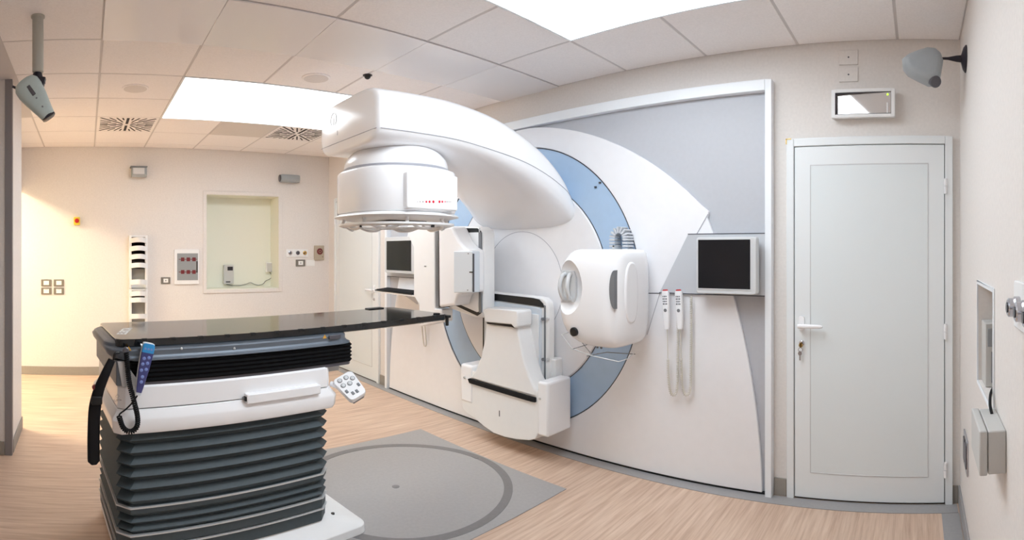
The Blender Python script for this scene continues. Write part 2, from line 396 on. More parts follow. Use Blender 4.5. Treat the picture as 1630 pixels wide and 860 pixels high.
# ------------------------------------------------------------------ doors in the back wall
def door(n, fx0, fx1, top, hinge_right):
    fw, Y = 0.045, YB
    f_ = struct(MB().box((fx0, Y-0.03, 0), (fx0+fw, Y, top)).box((fx1-fw, Y-0.03, 0), (fx1, Y, top)).box((fx0+fw, Y-0.03, top-fw), (fx1-fw, Y, top)).build('door_%d' % n, 'door_white', bevel=0.004, seg=2))
    lx0, lx1, lt = fx0+fw+0.004, fx1-fw-0.004, top-fw-0.004
    MB().box((lx0-0.004, Y-0.006, 0.0), (lx1+0.004, Y-0.002, lt+0.004)).build('door_gap', 'seam_dark', f_, smooth=False)
    leaf = MB().box((lx0, Y-0.024, 0.012), (lx1, Y-0.007, lt)).build('door_leaf', 'door_white', f_, bevel=0.003, seg=1)
    s_ = 0.10; ix0, ix1, iz0, iz1 = lx0+s_, lx1-s_, 0.17, lt-0.115
    mb = MB(); d0, d1 = Y-0.027, Y-0.024; e_ = 0.006
    mb.box((ix0-e_, d0, iz0-e_), (ix0, d1, iz1+e_)).box((ix1, d0, iz0-e_), (ix1+e_, d1, iz1+e_)).box((ix0, d0, iz0-e_), (ix1, d1, iz0)).box((ix0, d0, iz1), (ix1, d1, iz1+e_))
    mb.build('panel_bead', 'bezel_grey', leaf, bevel=0.001, seg=1)
    MB().box((ix0, Y-0.0252, iz0), (ix1, Y-0.0238, iz1)).build('door_panel', 'door_panel', leaf, smooth=False)
    hs = 1 if hinge_right else -1; hx = lx0+0.045 if hinge_right else lx1-0.045; z = 1.045
    plate = MB().prism('Y', rrect(hx-0.017, hx+0.017, z-0.03, z+0.055, 0.012), Y-0.034, Y-0.024).build('handle_plate', 'white_gloss', leaf, bevel=0.002)
    mb = MB().cyl((hx, Y-0.024, z), (hx, Y-0.075, z), 0.011, n=14)
    mb.loft([[Vector((hx + hs*u, Y-0.07 + b_*dy, z + a*dz)) for a, b_ in ((math.cos(q*math.pi/6), math.sin(q*math.pi/6)) for q in range(12))] for u, dy, dz in ((-0.016, 0.010, 0.012), (0.0, 0.011, 0.014), (0.06, 0.010, 0.0125), (0.12, 0.009, 0.011), (0.134, 0.005, 0.006))])
    mb.build('door_handle', 'white_gloss', leaf)
    mb = MB().lathe((hx, Y-0.024, z-0.105), (0, -1, 0), [(0.016, 0), (0.016, 0.006), (0.009, 0.009), (0.009, 0.016), (0.0, 0.016)], 16)
    mb.build('lock_cylinder', 'chrome', leaf)
    if hinge_right:
        mb = MB().prism('Y', sup(hx, z-0.115, 0.012, 0.014, 2, 14), Y-0.056, Y-0.052).box((hx-0.003, Y-0.056, z-0.125), (hx+0.003, Y-0.03, z-0.10))
        mb.build('key', 'brass', leaf)
        mb = MB().ring('Y', (hx-0.003, z-0.143), 0.011, 0.014, Y-0.052, Y-0.05, 20).box((hx-0.009, Y-0.054, z-0.205), (hx-0.002, Y-0.051, z-0.15)).prism('Y', sup(hx-0.006, z-0.165, 0.012, 0.013, 2, 12), Y-0.051, Y-0.0485)
        mb.build('spare_key', 'chrome', leaf)
    for hz in (0.21, 1.02, 1.87):
        x = lx1+0.006 if hinge_right else lx0-0.006
        mb = MB().cyl((x, Y-0.037, hz-0.045), (x, Y-0.037, hz-0.002), 0.0085, n=12).cyl((x, Y-0.037, hz+0.002), (x, Y-0.037, hz+0.045), 0.0085, n=12).box((x-0.012, Y-0.034, hz-0.04), (x+0.012, Y-0.028, hz+0.04))
        mb.build('hinge', 'white_gloss', f_)
    return f_
d1 = door(1, -0.785, 0.205, 2.165, True)
# chipped paint at the frame's corner
MB().box((-0.789, YB-0.033, 2.135), (-0.783, YB-0.028, 2.168)).box((-0.789, YB-0.033, 2.163), (-0.755, YB-0.028, 2.169)).build('chipped_edge', 'brass', d1)
door(2, -6.14, -5.04, 2.165, False)

# ================================================================== machine cladding in the back wall
def mirror_x(pts): return [(2*AX - x, z) for x, z in pts]
clad = thing('machine_cladding', (AX, YB-0.01, 0), 'white and grey wall cladding in a white frame around the blue machine ring', 'wall cladding')
FX1 = -0.871; FX0 = 2*AX - FX1; FT = 2.53
MB().box((FX0, YB-0.06, 0), (FX0+0.042, YB-0.001, FT)).box((FX1-0.042, YB-0.06, 0), (FX1, YB-0.001, FT)).box((FX0+0.042, YB-0.06, FT-0.066), (FX1-0.042, YB-0.001, FT)).build('frame', 'frame_white', clad, bevel=0.004)
MB().box((FX0+0.042, YB-0.013, 0.0), (FX1-0.042, YB-0.001, FT-0.066)).build('backing_panel', 'cladding_grey', clad, smooth=False)
MB().box((FX0+0.05, YB-0.03, 0.0), (FX1-0.05, YB-0.0135, 0.017)).build('floor_gap', 'black', clad, smooth=False)
# white cover: outline of large arcs with a round hole for the ring
right = [(-5.515 + math.sqrt(4.58**2 - (z + 0.086)**2), z) for z in [0.018 + (1.70-0.018)*k/24 for k in range(25)]]
right += [(-1.289, 1.742)]
x_top = [-1.294 + (AX + 1.294)*k/30 for k in range(1, 31)]
right += [(x, min(2.459, 0.089 + math.sqrt(2.381**2 - (x + 3.016)**2))) for x in x_top]
outline = right + [(2*AX - x, z) for x, z in reversed(right[:-1])]
def ray_hit(ang):
    d = (math.cos(ang), math.sin(ang)); best = None; n = len(outline)
    for i in range(n):
        ax, az = outline[i]; bx, bz = outline[(i+1) % n]; ax -= AX; bx -= AX; az -= AZ; bz -= AZ
        ex, ez = bx-ax, bz-az; den = d[0]*ez - d[1]*ex
        if abs(den) < 1e-9: continue
        t = (ax*ez - az*ex)/den; s_ = (ax*d[1] - az*d[0])/den
        if t > 0 and -1e-6 <= s_ <= 1+1e-6 and (best is None or t < best): best = t
    return best
angs = sorted(set([round(2*math.pi*k/120, 5) for k in range(120)] + [round(math.atan2(z-AZ, x-AX) % (2*math.pi), 5) for x, z in outline]))
yf, yk = YB-0.04, YB-0.0132; secs = []
for a in angs:
    t = ray_hit(a); c, s_ = math.cos(a), math.sin(a); R = min(1.082, t-0.01)
    secs.append([(AX+c*R, yf, AZ+s_*R), (AX+c*t, yf, AZ+s_*t), (AX+c*t, yk, AZ+s_*t), (AX+c*R, yk, AZ+s_*R)])
secs.append(secs[0])
cover = MB().loft(secs, cap=False).build('cover_panel', 'cover_white', clad, bevel=0.004, seg=2, angle=30)
def seam(pts, w_, name='seam', material='seam_dark', parent=None, Y=YB-0.041):
    P = xz(pts, Y)
    for (x0, z0), (x1, z1) in zip(P, P[1:]):
        d = Vector((x1-x0, 0, z1-z0)); n = Vector((-d.z, 0, d.x)).normalized()
        MB().obox(((x0+x1)/2, Y, (z0+z1)/2), d/2, n*w_, (0, 0.0012, 0)).build(name, material, parent or clad, smooth=False)
seam([(1016, 467), (1051, 467)], 0.0028)
seam([(1127, 341), (1109.5, 372)], 0.0025, material='seam_soft')
seam([(1050, 468), (1030, 533)], 0.0016, material='seam_soft')
# grey console panels that carry the monitors
conR = xz([(1095.5, 373), (1219, 371.5), (1219, 471.5), (1050, 466)], YB-0.05)
for pts in (conR, mirror_x(conR)):
    c_ = MB().prism('Y', pts, YB-0.055, YB-0.0135).build('console_panel', 'console_grey', clad, bevel=0.002, seg=1)
    for (x0, z0), (x1, z1) in ((pts[0], pts[1]), (pts[2], pts[3])):
        d = Vector((x1-x0, 0, z1-z0)); n = Vector((-d.z, 0, d.x)).normalized()
        MB().obox(((x0+x1)/2, YB-0.0555, (z0+z1)/2), d/2, n*0.0028, (0, 0.0012, 0)).build('console_seam', 'seam_dark', c_, smooth=False)

def monitor(pts_out, pts_scr, Y, depth, label, flip=False):
    """wall monitor: bezel front on plane Y, curved housing behind"""
    o = xz(pts_out, Y); s_ = xz(pts_scr, Y)
    if flip: o, s_ = mirror_x(o), mirror_x(s_)
    x0, x1 = min(p[0] for p in o), max(p[0] for p in o); z0, z1 = min(p[1] for p in o), max(p[1] for p in o)
    t = thing('wall_monitor', ((x0+x1)/2, Y+depth, z0), label, 'monitor', 'monitors on the machine cladding')
    MB().loft([[(AX_, yy, AZ_) for AX_, AZ_ in rrect(x0+i, x1-i, z0+i, z1-i, 0.018)] for yy, i in ((Y, 0.004), (Y+0.006, 0.0), (Y+0.055, 0.0), (Y+depth, 0.02))]).build('housing', 'bezel_grey', t)
    sx0, sx1 = min(p[0] for p in s_), max(p[0] for p in s_); sz0, sz1 = min(p[1] for p in s_), max(p[1] for p in s_)
    MB().box((sx0, Y-0.0015, sz0), (sx1, Y+0.004, sz1)).build('screen', 'screen_black', t, smooth=False)
    mb = MB(); e_ = 0.006
    mb.box((sx0-e_, Y-0.003, sz0-e_), (sx0, Y+0.002, sz1+e_)).box((sx1, Y-0.003, sz0-e_), (sx1+e_, Y+0.002, sz1+e_)).box((sx0, Y-0.003, sz0-e_), (sx1, Y+0.002, sz0)).box((sx0, Y-0.003, sz1), (sx1, Y+0.002, sz1+e_))
    mb.build('bezel_lip', 'bezel_grey', t)
    MB().box((x0+0.08, Y+depth-0.004, z0+0.06), (x1-0.08, YB-0.055, z1-0.06)).build('mount', 'console_grey', t)
    return t
OUT, SCR = [(1108, 378), (1204, 470)], [(1111.5, 382), (1194.5, 461)]
monitor(OUT, SCR, 2.965, 0.085, 'square monitor with dark screen on the grey console panel beside the white service door')
OUT2, SCR2 = [(612.5, 378), (661, 437)], [(615.5, 384), (655, 432)]
monitor(OUT2, SCR2, 2.985, 0.075, 'monitor with dark screen above a keyboard shelf beside the folded detector panel')
# keyboard on its little shelf under the far monitor
sh = at(628, 462, Y=2.93)
t = thing('keyboard_shelf', (sh.x, YB-0.04, sh.z-0.03), 'small white wall shelf under the monitor beside the folded detector panel', 'shelf')
x0, x1 = at(602, 460, Y=2.84).x, at(664, 460, Y=2.84).x
MB().box((x0, 2.82, sh.z-0.028), (x1, YB-0.042, sh.z-0.012)).build('board', 'white_plastic', t, bevel=0.004)
MB().prism('X', [(YB-0.042, sh.z-0.028), (2.9, sh.z-0.028), (YB-0.042, sh.z-0.14)], (x0+x1)/2-0.015, (x0+x1)/2+0.015).build('bracket', 'white_plastic', t, bevel=0.002)
kb = thing('keyboard', ((x0+x1)/2, 2.9, sh.z-0.012), 'black keyboard on the small white wall shelf', 'keyboard')
MB().prism('X', [(2.815, sh.z-0.012), (2.815, sh.z-0.004), (2.975, sh.z+0.012), (2.975, sh.z-0.012)], x0-0.03, x1-0.05).build('body', 'black', kb, bevel=0.003)
for r_ in range(5):
    MB().obox(((x0+x1)/2-0.04, 2.84+r_*0.028, sh.z+0.0015+r_*0.0028), ((x1-x0)/2-0.025, 0, 0), (0, 0.011, 0.0011), (0, -0.0003, 0.003)).build('key_row', 'black_rubber', kb, bevel=0.001, seg=1)
ms = MB().loft([[(x1-0.02+a*k, 2.86+b_*k*1.5, sh.z-0.012+h_) for a, b_ in sup(0, 0, 0.028, 0.028, 2.3, 20)] for k, h_ in ((1, 0), (1, 0.012), (0.85, 0.024), (0.4, 0.03))]).build('computer_mouse', 'black')
tag(ms, 'black computer mouse beside the keyboard on the wall shelf', 'mouse')
p0 = Vector((x1-0.02, 2.90, sh.z+0.01))
tag(MB().tube(smooth_path([p0, p0+Vector((0.02, 0.06, 0.05)), p0+Vector((-0.01, 0.1, 0.12)), p0+Vector((0.03, 0.14, 0.16))]), 0.003, 6).build('mouse_cable', 'cord_grey'), 'thin grey cable rising from the mouse to the monitor', 'cable')

# hand controllers hanging under the near monitor
def pendant(px, label):
    Y = 3.03; a = at(px, 463, Y=Y); b_ = at(px+3, 524, Y=Y); ax = (b_-a).normalized(); L_ = (b_-a).length; sd = Vector((0, 1, 0)).cross(ax).normalized()
    if sd.x < 0: sd = -sd
    t = thing('hand_controller', (a.x, YB-0.04, b_.z), label, 'remote control', 'hand controllers under the monitor')
    secs = []
    for u, w_ in ((0, 0.019), (0.05, 0.0245), (0.3, 0.0245), (0.62, 0.022), (0.95, 0.018), (1.0, 0.014)):
        c = a + ax*L_*u; secs.append([c + sd*p + Vector((0, q, 0)) for p, q in sup(0, 0, w_, 0.014, 4, 20)])
    body = MB().loft(secs).build('body', 'white_gloss', t)
    c = a + ax*0.004; MB().loft([[c - ax*h_ + sd*p + Vector((0, q, 0)) for p, q in sup(0, 0, w_, 0.013, 3, 20)] for h_, w_ in ((-0.012, 0.0195), (0.006, 0.019), (0.012, 0.013))]).build('red_tip', 'red', t)
    for i in range(4):
        for j in (-1, 0, 1):
            c = a + ax*(0.036 + i*0.016) + sd*0.011*j + Vector((0, -0.0142, 0))
            MB().obox(c, sd*0.0036, ax*0.0045, (0, 0.0015, 0)).build('button', 'button_grey' if (i+j) % 2 else 'seam_dark', body, bevel=0.0008, seg=1)
    c = a + ax*0.125 + Vector((0, -0.0142, 0)); MB().lathe(c, (0, -1, 0), [(0.011, -0.001), (0.011, 0.001), (0.008, 0.0018), (0, 0.002)], 20).build('dial', 'button_grey', body)
    # cord: straight lead, then a coiled loop back up to the console
    e_ = a + ax*L_; bot = at(px+8, 628, Y=3.045); top = at(px+20, 472, Y=3.05)
    pts = smooth_path([e_, e_+Vector((0, 0.005, -0.06)), Vector((e_.x+0.002, 3.04, bot.z+0.14)), Vector((e_.x+0.012, 3.04, bot.z+0.04)), Vector(((e_.x+top.x)/2, 3.04, bot.z)), Vector((top.x-0.004, 3.045, bot.z+0.045)), Vector((top.x, 3.05, (bot.z+top.z)/2)), top], 10)
    k0 = 16; coilp = pts[k0:]
    MB().tube(pts[:k0+1], 0.0028, 6).build('cord_lead', 'cord_white', t)
    coil(coilp, 0.0075, 0.0030, 80, 5, 8).build('coiled_cord', 'cord_white', t)
    MB().box((a.x-0.012, 3.042, a.z-0.03), (a.x+0.012, YB-0.0415, a.z-0.008)).build('hook', 'bezel_grey', t, bevel=0.002)
pendant(1059, 'white hand controller with red tip hanging nearer the machine ring')
pendant(1080, 'white hand controller with red tip hanging directly under the monitor corner')
# a loop of the far controller's cord showing below the couch top
a = at(672, 508, Y=3.05); b_ = at(675, 551, Y=3.05)
tag(MB().tube(smooth_path([a+Vector((-0.012, 0, 0.12)), a+Vector((-0.012, 0, 0)), b_+Vector((-0.01, 0, 0.04)), b_+Vector((0.012, 0, 0)), b_+Vector((0.035, 0, 0.04)), a+Vector((0.036, 0, 0)), a+Vector((0.036, 0, 0.1))], 8), 0.006, 8).build('hanging_cord', 'cord_white'), 'pale cord loop hanging on the cladding behind the couch tip', 'cord')

# ================================================================== the radiotherapy machine
lin_ = thing('radiotherapy_machine', (AX, 3.1, 0), 'large white radiotherapy gantry with curved arm, blue ring and imaging panels', 'medical machine')
ring = MB().ring('Y', (AX, AZ), 0.815, 1.079, YB-0.03, YB-0.0135, 128).build('rotating_ring', 'ring_blue', lin_, label='pale blue flat ring')
MB().ring('Y', (AX, AZ), 1.074, 1.0805, YB-0.0335, YB-0.03, 128).build('ring_edge', 'seam_dark', ring)
MB().ring('Y', (AX, AZ), 0.8155, 0.820, YB-0.0335, YB-0.03, 128).build('ring_edge', 'seam_dark', ring)
for px, py in ((948, 298), (955, 291)):
    p = at(px, py, Y=YB-0.035); MB().box((p.x-0.008, p.y-0.006, p.z-0.006), (p.x+0.008, p.y+0.004, p.z+0.006)).build('clip', 'seam_dark', ring)
drum = MB().lathe((AX, YB-0.03, AZ), (0, -1, 0), [(0.814, -0.016), (0.814, 0.004), (0.806, 0.012), (0.5, 0.016), (0.425, 0.0165), (0.42, 0.0165), (0.0, 0.0165)], 128).build('drum_face', 'cover_white', lin_)
MB().ring('Y', (AX, AZ), 0.419, 0.4225, YB-0.0478, YB-0.046, 96).build('disc_seam', 'seam_soft', drum)
MB().lathe((AX, YB-0.0465, AZ), (0, -1, 0), [(0.418, 0.0), (0.418, 0.001), (0.40, 0.003), (0.0, 0.004)], 96).build('centre_disc', 'cover_white', drum)

# curved arm: rounded sections from the free end back and down to the drum
ST = [((1.55, 2.105), (1.55, 2.435), 0.375, 4.2, 0.22), ((1.85, 2.105), (1.85, 2.445), 0.38, 4.2, 0.22), ((2.10, 2.095), (2.13, 2.44), 0.39, 4.2, 0.23),
      ((2.35, 2.05), (2.44, 2.395), 0.42, 4.0, 0.26), ((2.60, 1.965), (2.69, 2.31), 0.455, 3.6, 0.36), ((2.78, 1.875), (2.87, 2.205), 0.49, 3.3, 0.44),
      ((2.93, 1.775), (3.00, 2.075), 0.52, 3.1, 0.55), ((3.03, 1.69), (3.06, 1.96), 0.53, 3.0, 0.70), ((3.092, 1.66), (3.092, 1.90), 0.525, 3.0, 0.8)]
def interp(k):
    """smooth station at parameter k"""
    i = min(int(k), len(ST)-2); t = k - i
    def cr(get):
        p = [get(ST[max(0, min(len(ST)-1, i+j))]) for j in (-1, 0, 1, 2)]
        return 0.5*(2*p[1] + (p[2]-p[0])*t + (2*p[0]-5*p[1]+4*p[2]-p[3])*t*t + (3*p[1]-p[0]-3*p[2]+p[3])*t**3)
    return (cr(lambda s_: s_[0][0]), cr(lambda s_: s_[0][1])), (cr(lambda s_: s_[1][0]), cr(lambda s_: s_[1][1])), cr(lambda s_: s_[2]), cr(lambda s_: s_[3]), cr(lambda s_: s_[4])
def arm_sec(st, k=1.0, dy=0.0, n=56):
    (yb, zb), (yt, zt), w_, e_, _ = st; out = []
    for u, v in sup(0, 0, k, k, e_, n):
        f_ = (v+1)/2; out.append((AX + w_*u, yb + (yt-yb)*f_ + dy, zb + (zt-zb)*f_))
    return out
secs = [arm_sec(ST[0], 0.90, -0.022), arm_sec(ST[0], 0.955, -0.017), arm_sec(ST[0], 0.985, -0.008)] + [arm_sec(interp(k*0.25)) for k in range(0, 33)]
arm = MB().loft(secs).build('gantry_arm', 'white_gloss', lin_, angle=50)
for sgn in (1, -1):
    path = []
    for k in range(0, 33):
        (yb, zb), (yt, zt), w_, e_, fr = interp(k*0.25); v = 2*fr-1; u = (1-abs(v)**e_)**(1/e_)
        path.append((AX + sgn*(w_*u+0.0002), yb+(yt-yb)*fr, zb+(zt-zb)*fr))
    MB().tube(path, 0.0026, 6).build('arm_seam', 'seam_soft', arm)
zs = 2.105 + 0.33*0.22
MB().tube([(AX-0.355, 1.5302, zs), (AX-0.2, 1.5278, zs), (AX+0.2, 1.5278, zs), (AX+0.355, 1.5302, zs)], 0.0026, 6).build('arm_seam', 'seam_soft', arm)
mb = MB().ring('Y', (AX-0.17, 2.335), 0.040, 0.0425, 1.5265, 1.529, 32, math.radians(-60), math.radians(230)).box((AX-0.172, 1.5265, 2.30), (AX-0.169, 1.529, 2.345))
mb.build('embossed_mark', 'seam_soft', arm)
MB().box((AX-0.118, 1.5265, 2.225), (AX-0.115, 1.529, 2.255)).build('embossed_line', 'seam_soft', arm)

# treatment head hanging from the arm
HX, HY = -2.835, 1.875
def head_plan(k, flat=0.36):
    out = []
    for i in range(72):
        a = 2*math.pi*(i+0.5)/72; c, s_ = math.cos(a), math.sin(a)
        x = 0.36*math.copysign(abs(c)**(2/2.7), c); y = 0.355*math.copysign(abs(s_)**(2/2.2), s_)
        out.append((HX + x*k, HY + y*k))
    return out
def zsec(plan, z): return [(x, y, z) for x, y in plan]
head = MB().loft([zsec(head_plan(k), z) for k, z in ((0.955, 1.722), (0.985, 1.726), (1.0, 1.736), (1.0, 1.97), (0.985, 1.982), (0.95, 1.988))]).build('treatment_head', 'white_gloss', lin_, angle=40)
MB().lathe((HX, HY, 0), (0, 0, 1), [(0.335, 1.985), (0.337, 1.99), (0.337, 2.004), (0.333, 2.006)], 64).build('collar_ring', 'seam_soft', head, label='thin grey ring')
MB().lathe((HX, HY, 0), (0, 0, 1), [(0.333, 2.005), (0.332, 2.03), (0.322, 2.06), (0.298, 2.09), (0.27, 2.12)], 64).build('head_dome', 'white_gloss', head)
# flat side cover towards the camera side, with the row of red lights
SX = HX + 0.372
MB().prism('X', rrect(HY-0.17, HY+0.205, 1.735, 1.945, 0.012), HX+0.22, SX).build('side_cover', 'white_gloss', head, bevel=0.008, seg=3)
MB().box((HX-0.22, HY-0.3115, 1.72), (HX-0.217, HY-0.28, 1.97)).build('cover_seam', 'seam_soft', head)
for i, (px, r_) in enumerate(((664.7, 0.002), (668.7, 0.0028), (673.2, 0.0034), (678.6, 0.0062), (683.8, 0.0072), (689.8, 0.0080), (699.5, 0.0078), (704, 0.0066), (708.6, 0.004), (711.6, 0.003), (714.6, 0.0026), (717, 0.0022))):
    p = at(px, 321.3, X=SX)
    MB().lathe((SX-0.001, p.y, p.z), (1, 0, 0), [(r_, 0), (r_, 0.002), (r_*0.6, 0.003), (0, 0.0032)], 14).build('indicator_light', 'lamp_red' if r_ > 0.0036 else 'dark_red', head)
# underside: collimator face, guard ring with struts and touch pins
und = MB().loft([zsec(head_plan(k), z) for k, z in ((0.97, 1.724), (1.0, 1.716), (1.05, 1.708), (1.06, 1.703), (1.045, 1.699), (0.86, 1.684), (0.60, 1.680))]).build('head_underside', 'white_plastic', head, angle=40)
MB().prism('Z', rrect(HX-0.15, HX+0.15, HY-0.15, HY+0.15, 0.03), 1.664, 1.681).build('collimator_window', 'lens_dark', und, bevel=0.004)
gr = MB().loft([[(HX + x*k, HY + y*k, z) for k, z in ((1.0, 1.650), (1.0, 1.662), (0.93, 1.650), (0.93, 1.640))] for x, y in [(x-HX, y-HY) for x, y in head_plan(0.98)]] + [[(HX + x*k, HY + y*k, z) for k, z in ((1.0, 1.650), (1.0, 1.662), (0.93, 1.650), (0.93, 1.640))] for x, y in [(x-HX, y-HY) for x, y in head_plan(0.98)[:1]]], cap=False).build('guard_ring', 'white_plastic', head, angle=40)
for k in range(8):
    a = math.radians(22.5 + 45*k); c, s_ = math.cos(a), math.sin(a)
    pts = [(HX + c*r_, HY + s_*r_, z) for r_, z in ((0.345, 1.658), (0.335, 1.680), (0.345, 1.70))]
    MB().tube(pts, 0.011, 8).build('strut', 'white_plastic', gr)
    q = math.radians(45*k)
    MB().tube(smooth_path([(HX + math.cos(q-0.3)*0.33, HY + math.sin(q-0.3)*0.33, 1.654), (HX + math.cos(q-0.12)*0.30, HY + math.sin(q-0.12)*0.30, 1.630), (HX + math.cos(q+0.12)*0.30, HY + math.sin(q+0.12)*0.30, 1.630), (HX + math.cos(q+0.3)*0.33, HY + math.sin(q+0.3)*0.33, 1.654)], 4), 0.009, 8).build('guard_loop', 'white_plastic', gr)
for px, py in ((565, 358), (642, 361), (698, 358)):
    p = at(px, py, Z=1.645); d = Vector((p.x-HX, p.y-HY, 0)); d = d.normalized()*0.34
    MB().cyl((HX+d.x, HY+d.y, 1.632), (HX+d.x, HY+d.y, 1.655), 0.007, n=10).build('touch_pin', 'black', gr)

# ---- X-ray source unit on the near side of the ring
KX, KY, KHX, KHY, KE = -1.912, 2.845, 0.248, 0.235, 4.0
KZ = [(0.902, 0.42, 0.085), (0.908, 0.55, 0.07), (0.922, 0.68, 0.052), (0.945, 0.79, 0.036), (0.985, 0.89, 0.018), (1.04, 0.96, 0.006), (1.12, 1.0, 0), (1.34, 1.0, 0), (1.40, 0.965, 0.006), (1.445, 0.90, 0.018), (1.475, 0.83, 0.030), (1.492, 0.75, 0.040), (1.502, 0.62, 0.046)]
src = MB().loft([[(x, y, z) for x, y in sup(KX + dx, KY, KHX*k, KHY*(0.5+0.5*k), KE, 64)] for z, k, dx in KZ]).build('xray_source', 'white_gloss', lin_, angle=60)
# bowl for the pull handle
cut = MB().lathe((0, 0, 0), (0, 0, 1), [(math.sin(math.pi*k/16), -math.cos(math.pi*k/16)) for k in range(17)], 32)
RC = Vector((-2.045, 2.625, 1.262)); cut.v = [Vector((RC.x + p.x*0.128, RC.y + p.y*0.060, RC.z + p.z*0.172)) for p in cut.v]
co = cut.build('cutter', 'white_gloss')
bo = src.modifiers.new('bowl', 'BOOLEAN'); bo.operation = 'DIFFERENCE'; bo.object = co; bo.solver = 'EXACT'
bpy.context.view_layer.update()
me = bpy.data.meshes.new_from_object(src.evaluated_get(bpy.context.evaluated_depsgraph_get()))
src.modifiers.clear(); src.data = me
bpy.data.objects.remove(co)
for p in me.polygons: p.use_smooth = True
me.set_sharp_from_angle(angle=math.radians(40))
def front_y(x):
    d = min(0.999, abs((x-KX)/KHX)); return KY - KHY*(1-d**KE)**(1/KE)
hx = -2.072
hp = MB().prism('Y', [(hx-0.062, 1.21), (hx-0.045, 1.165), (hx+0.045, 1.165), (hx+0.062, 1.21), (hx+0.062, 1.32), (hx+0.045, 1.365), (hx-0.045, 1.365), (hx-0.062, 1.32)], 2.660, 2.690).build('handle_recess', 'bezel_grey', src, bevel=0.003)
for sx in (-0.024, 0.024):
    MB().tube(smooth_path([(hx+sx*0.8, 2.664, 1.185), (hx+sx*1.1, 2.635, 1.20), (hx+sx*1.25, 2.615, 1.265), (hx+sx*1.1, 2.635, 1.33), (hx+sx*0.8, 2.664, 1.345)], 5), 0.013, 10).build('handle', 'bezel_grey', src)
p = at(920.5, 527, Y=2.66)
lx = p.x; MB().lathe((lx, front_y(lx)+0.004, p.z), (0, -1, 0), [(0.028, -0.01), (0.028, 0.006), (0.024, 0.009), (0, 0.009)], 28).build('lens', 'black', src)
cx_ = at(979.5, 479, Y=2.66).x
cres = [(cx_+0.012, 1.262 + 0.118*math.sin(a), ) for a in [math.radians(-90 + 180*k/12) for k in range(13)]]
pts = [(cx_+0.016, 1.262 + 0.115*math.sin(math.radians(-90+180*k/12))) for k in range(13)] + [(cx_+0.016 - 0.036*math.cos(math.radians(90-180*k/12)), 1.262 + 0.115*math.sin(math.radians(90-180*k/12))) for k in range(1, 12)]
MB().prism('Y', pts, front_y(cx_-0.03)-0.0015, front_y(cx_)+0.03).build('side_grille', 'button_grey', src, label='dark grey crescent grille')
MB().prism('X', sup(KY-0.07, 1.235, 0.075, 0.19, 2.6, 32), KX+KHX-0.03, KX+KHX+0.002).build('side_panel', 'white_gloss', src, bevel=0.012, seg=3)
# mounting arm to the ring, cable chain, wire guard
MB().box((-2.05, 3.05, 0.98), (-1.80, YB-0.031, 1.44)).build('source_arm', 'white_plastic', src, bevel=0.01)
ch = MB().box((at(979, 392, Y=3.02).x-0.01, 3.0, 1.49), (at(979, 392, Y=3.02).x+0.01, YB-0.031, 1.53)).build('chain_anchor', 'bezel_grey', lin_, bevel=0.002)
cxc = at(985.5, 392, Y=3.01).x; r_ = 0.052
path = [(cxc - r_, 1.49 + 0.022*k) for k in range(5)] + [(cxc + r_*math.cos(math.radians(t_)), 1.578 + r_*1.1*math.sin(math.radians(t_))) for t_ in (160, 135, 110, 85, 60, 35, 12)] + [(cxc + r_, 1.578 - 0.022*k) for k in range(5)]
for (x, z), (x2, z2) in zip(path, path[1:]):
    d = Vector((x2-x, 0, z2-z)).normalized(); n = Vector((-d.z, 0, d.x))
    MB().obox(((x+x2)/2, 3.04, (z+z2)/2), n*0.022, (0, 0.04, 0), d*0.0072).build('chain_link', 'console_grey', ch, bevel=0.002, seg=1)
def wire(pts, Y, parent, r_=0.0028, material='chrome'):
    P = [at(a, b_, Y=Y[i] if isinstance(Y, (list, tuple)) else Y) for i, (a, b_) in enumerate(pts)]
    return MB().tube(P, r_, 6).build('guard_wire', material, parent)
wire([(906, 529), (894, 533), (911, 556), (944, 567), (985, 576), (1000, 571), (1010, 562)], [2.66, 2.6, 2.56, 2.58, 2.62, 2.75, 2.95], src, material='trim_silver')
wire([(911, 556), (934, 549), (935, 548)], [2.56, 2.7, 2.75], src, material='button_grey')
wire([(927, 546), (943, 566), (952, 563)], [2.72, 2.58, 2.7], src, material='button_grey')
wire([(934, 567), (966, 561), (1011, 564)], [2.58, 2.75, 2.98], src, material='button_grey')
for q in ((951, 556), (957, 555)):
    p = at(q[0], q[1]-3, Y=2.78); MB().cyl((p.x, p.y, 0.87), (p.x, p.y, 0.935), 0.008, n=8).build('guard_stud', 'button_grey', src)

# ---- folded flat-panel detector on the far side
DY = 2.75
det = MB().prism('Y', xz([(652, 360), (696, 358), (696.5, 491), (708, 492), (708, 512), (672, 520), (670.5, 484), (662.5, 471), (662.5, 394), (653, 374)], DY), DY-0.03, DY+0.09).build('detector_panel', 'white_plastic', lin_, bevel=0.012, seg=3)
MB().prism('Y', xz([(695.5, 361), (703, 361), (703, 490), (696, 490)], DY-0.05), DY-0.035, DY+0.04).build('gap_strip', 'black', det, smooth=False)
MB().box((at(677, 423.5, Y=DY-0.03).x-0.012, DY-0.0325, at(677, 424, Y=DY-0.03).z-0.003), (at(677, 423, Y=DY-0.03).x+0.012, DY-0.029, at(677, 424, Y=DY-0.03).z+0.003)).build('marker', 'black', det)
fr_pts = xz([(703, 360), (760, 360.5), (768, 366), (769.5, 376), (769.5, 497), (766, 505), (757, 506), (706, 488)], 2.80)
frame = MB().prism('Y', fr_pts, 2.80, 2.93).build('panel_frame', 'white_plastic', det, bevel=0.015, seg=3)
def inner(pts, Y, y0, y1, name, material, parent, bev=0.003): return MB().prism('Y', xz(pts, Y), y0, y1).build(name, material, parent, bevel=bev, seg=2)
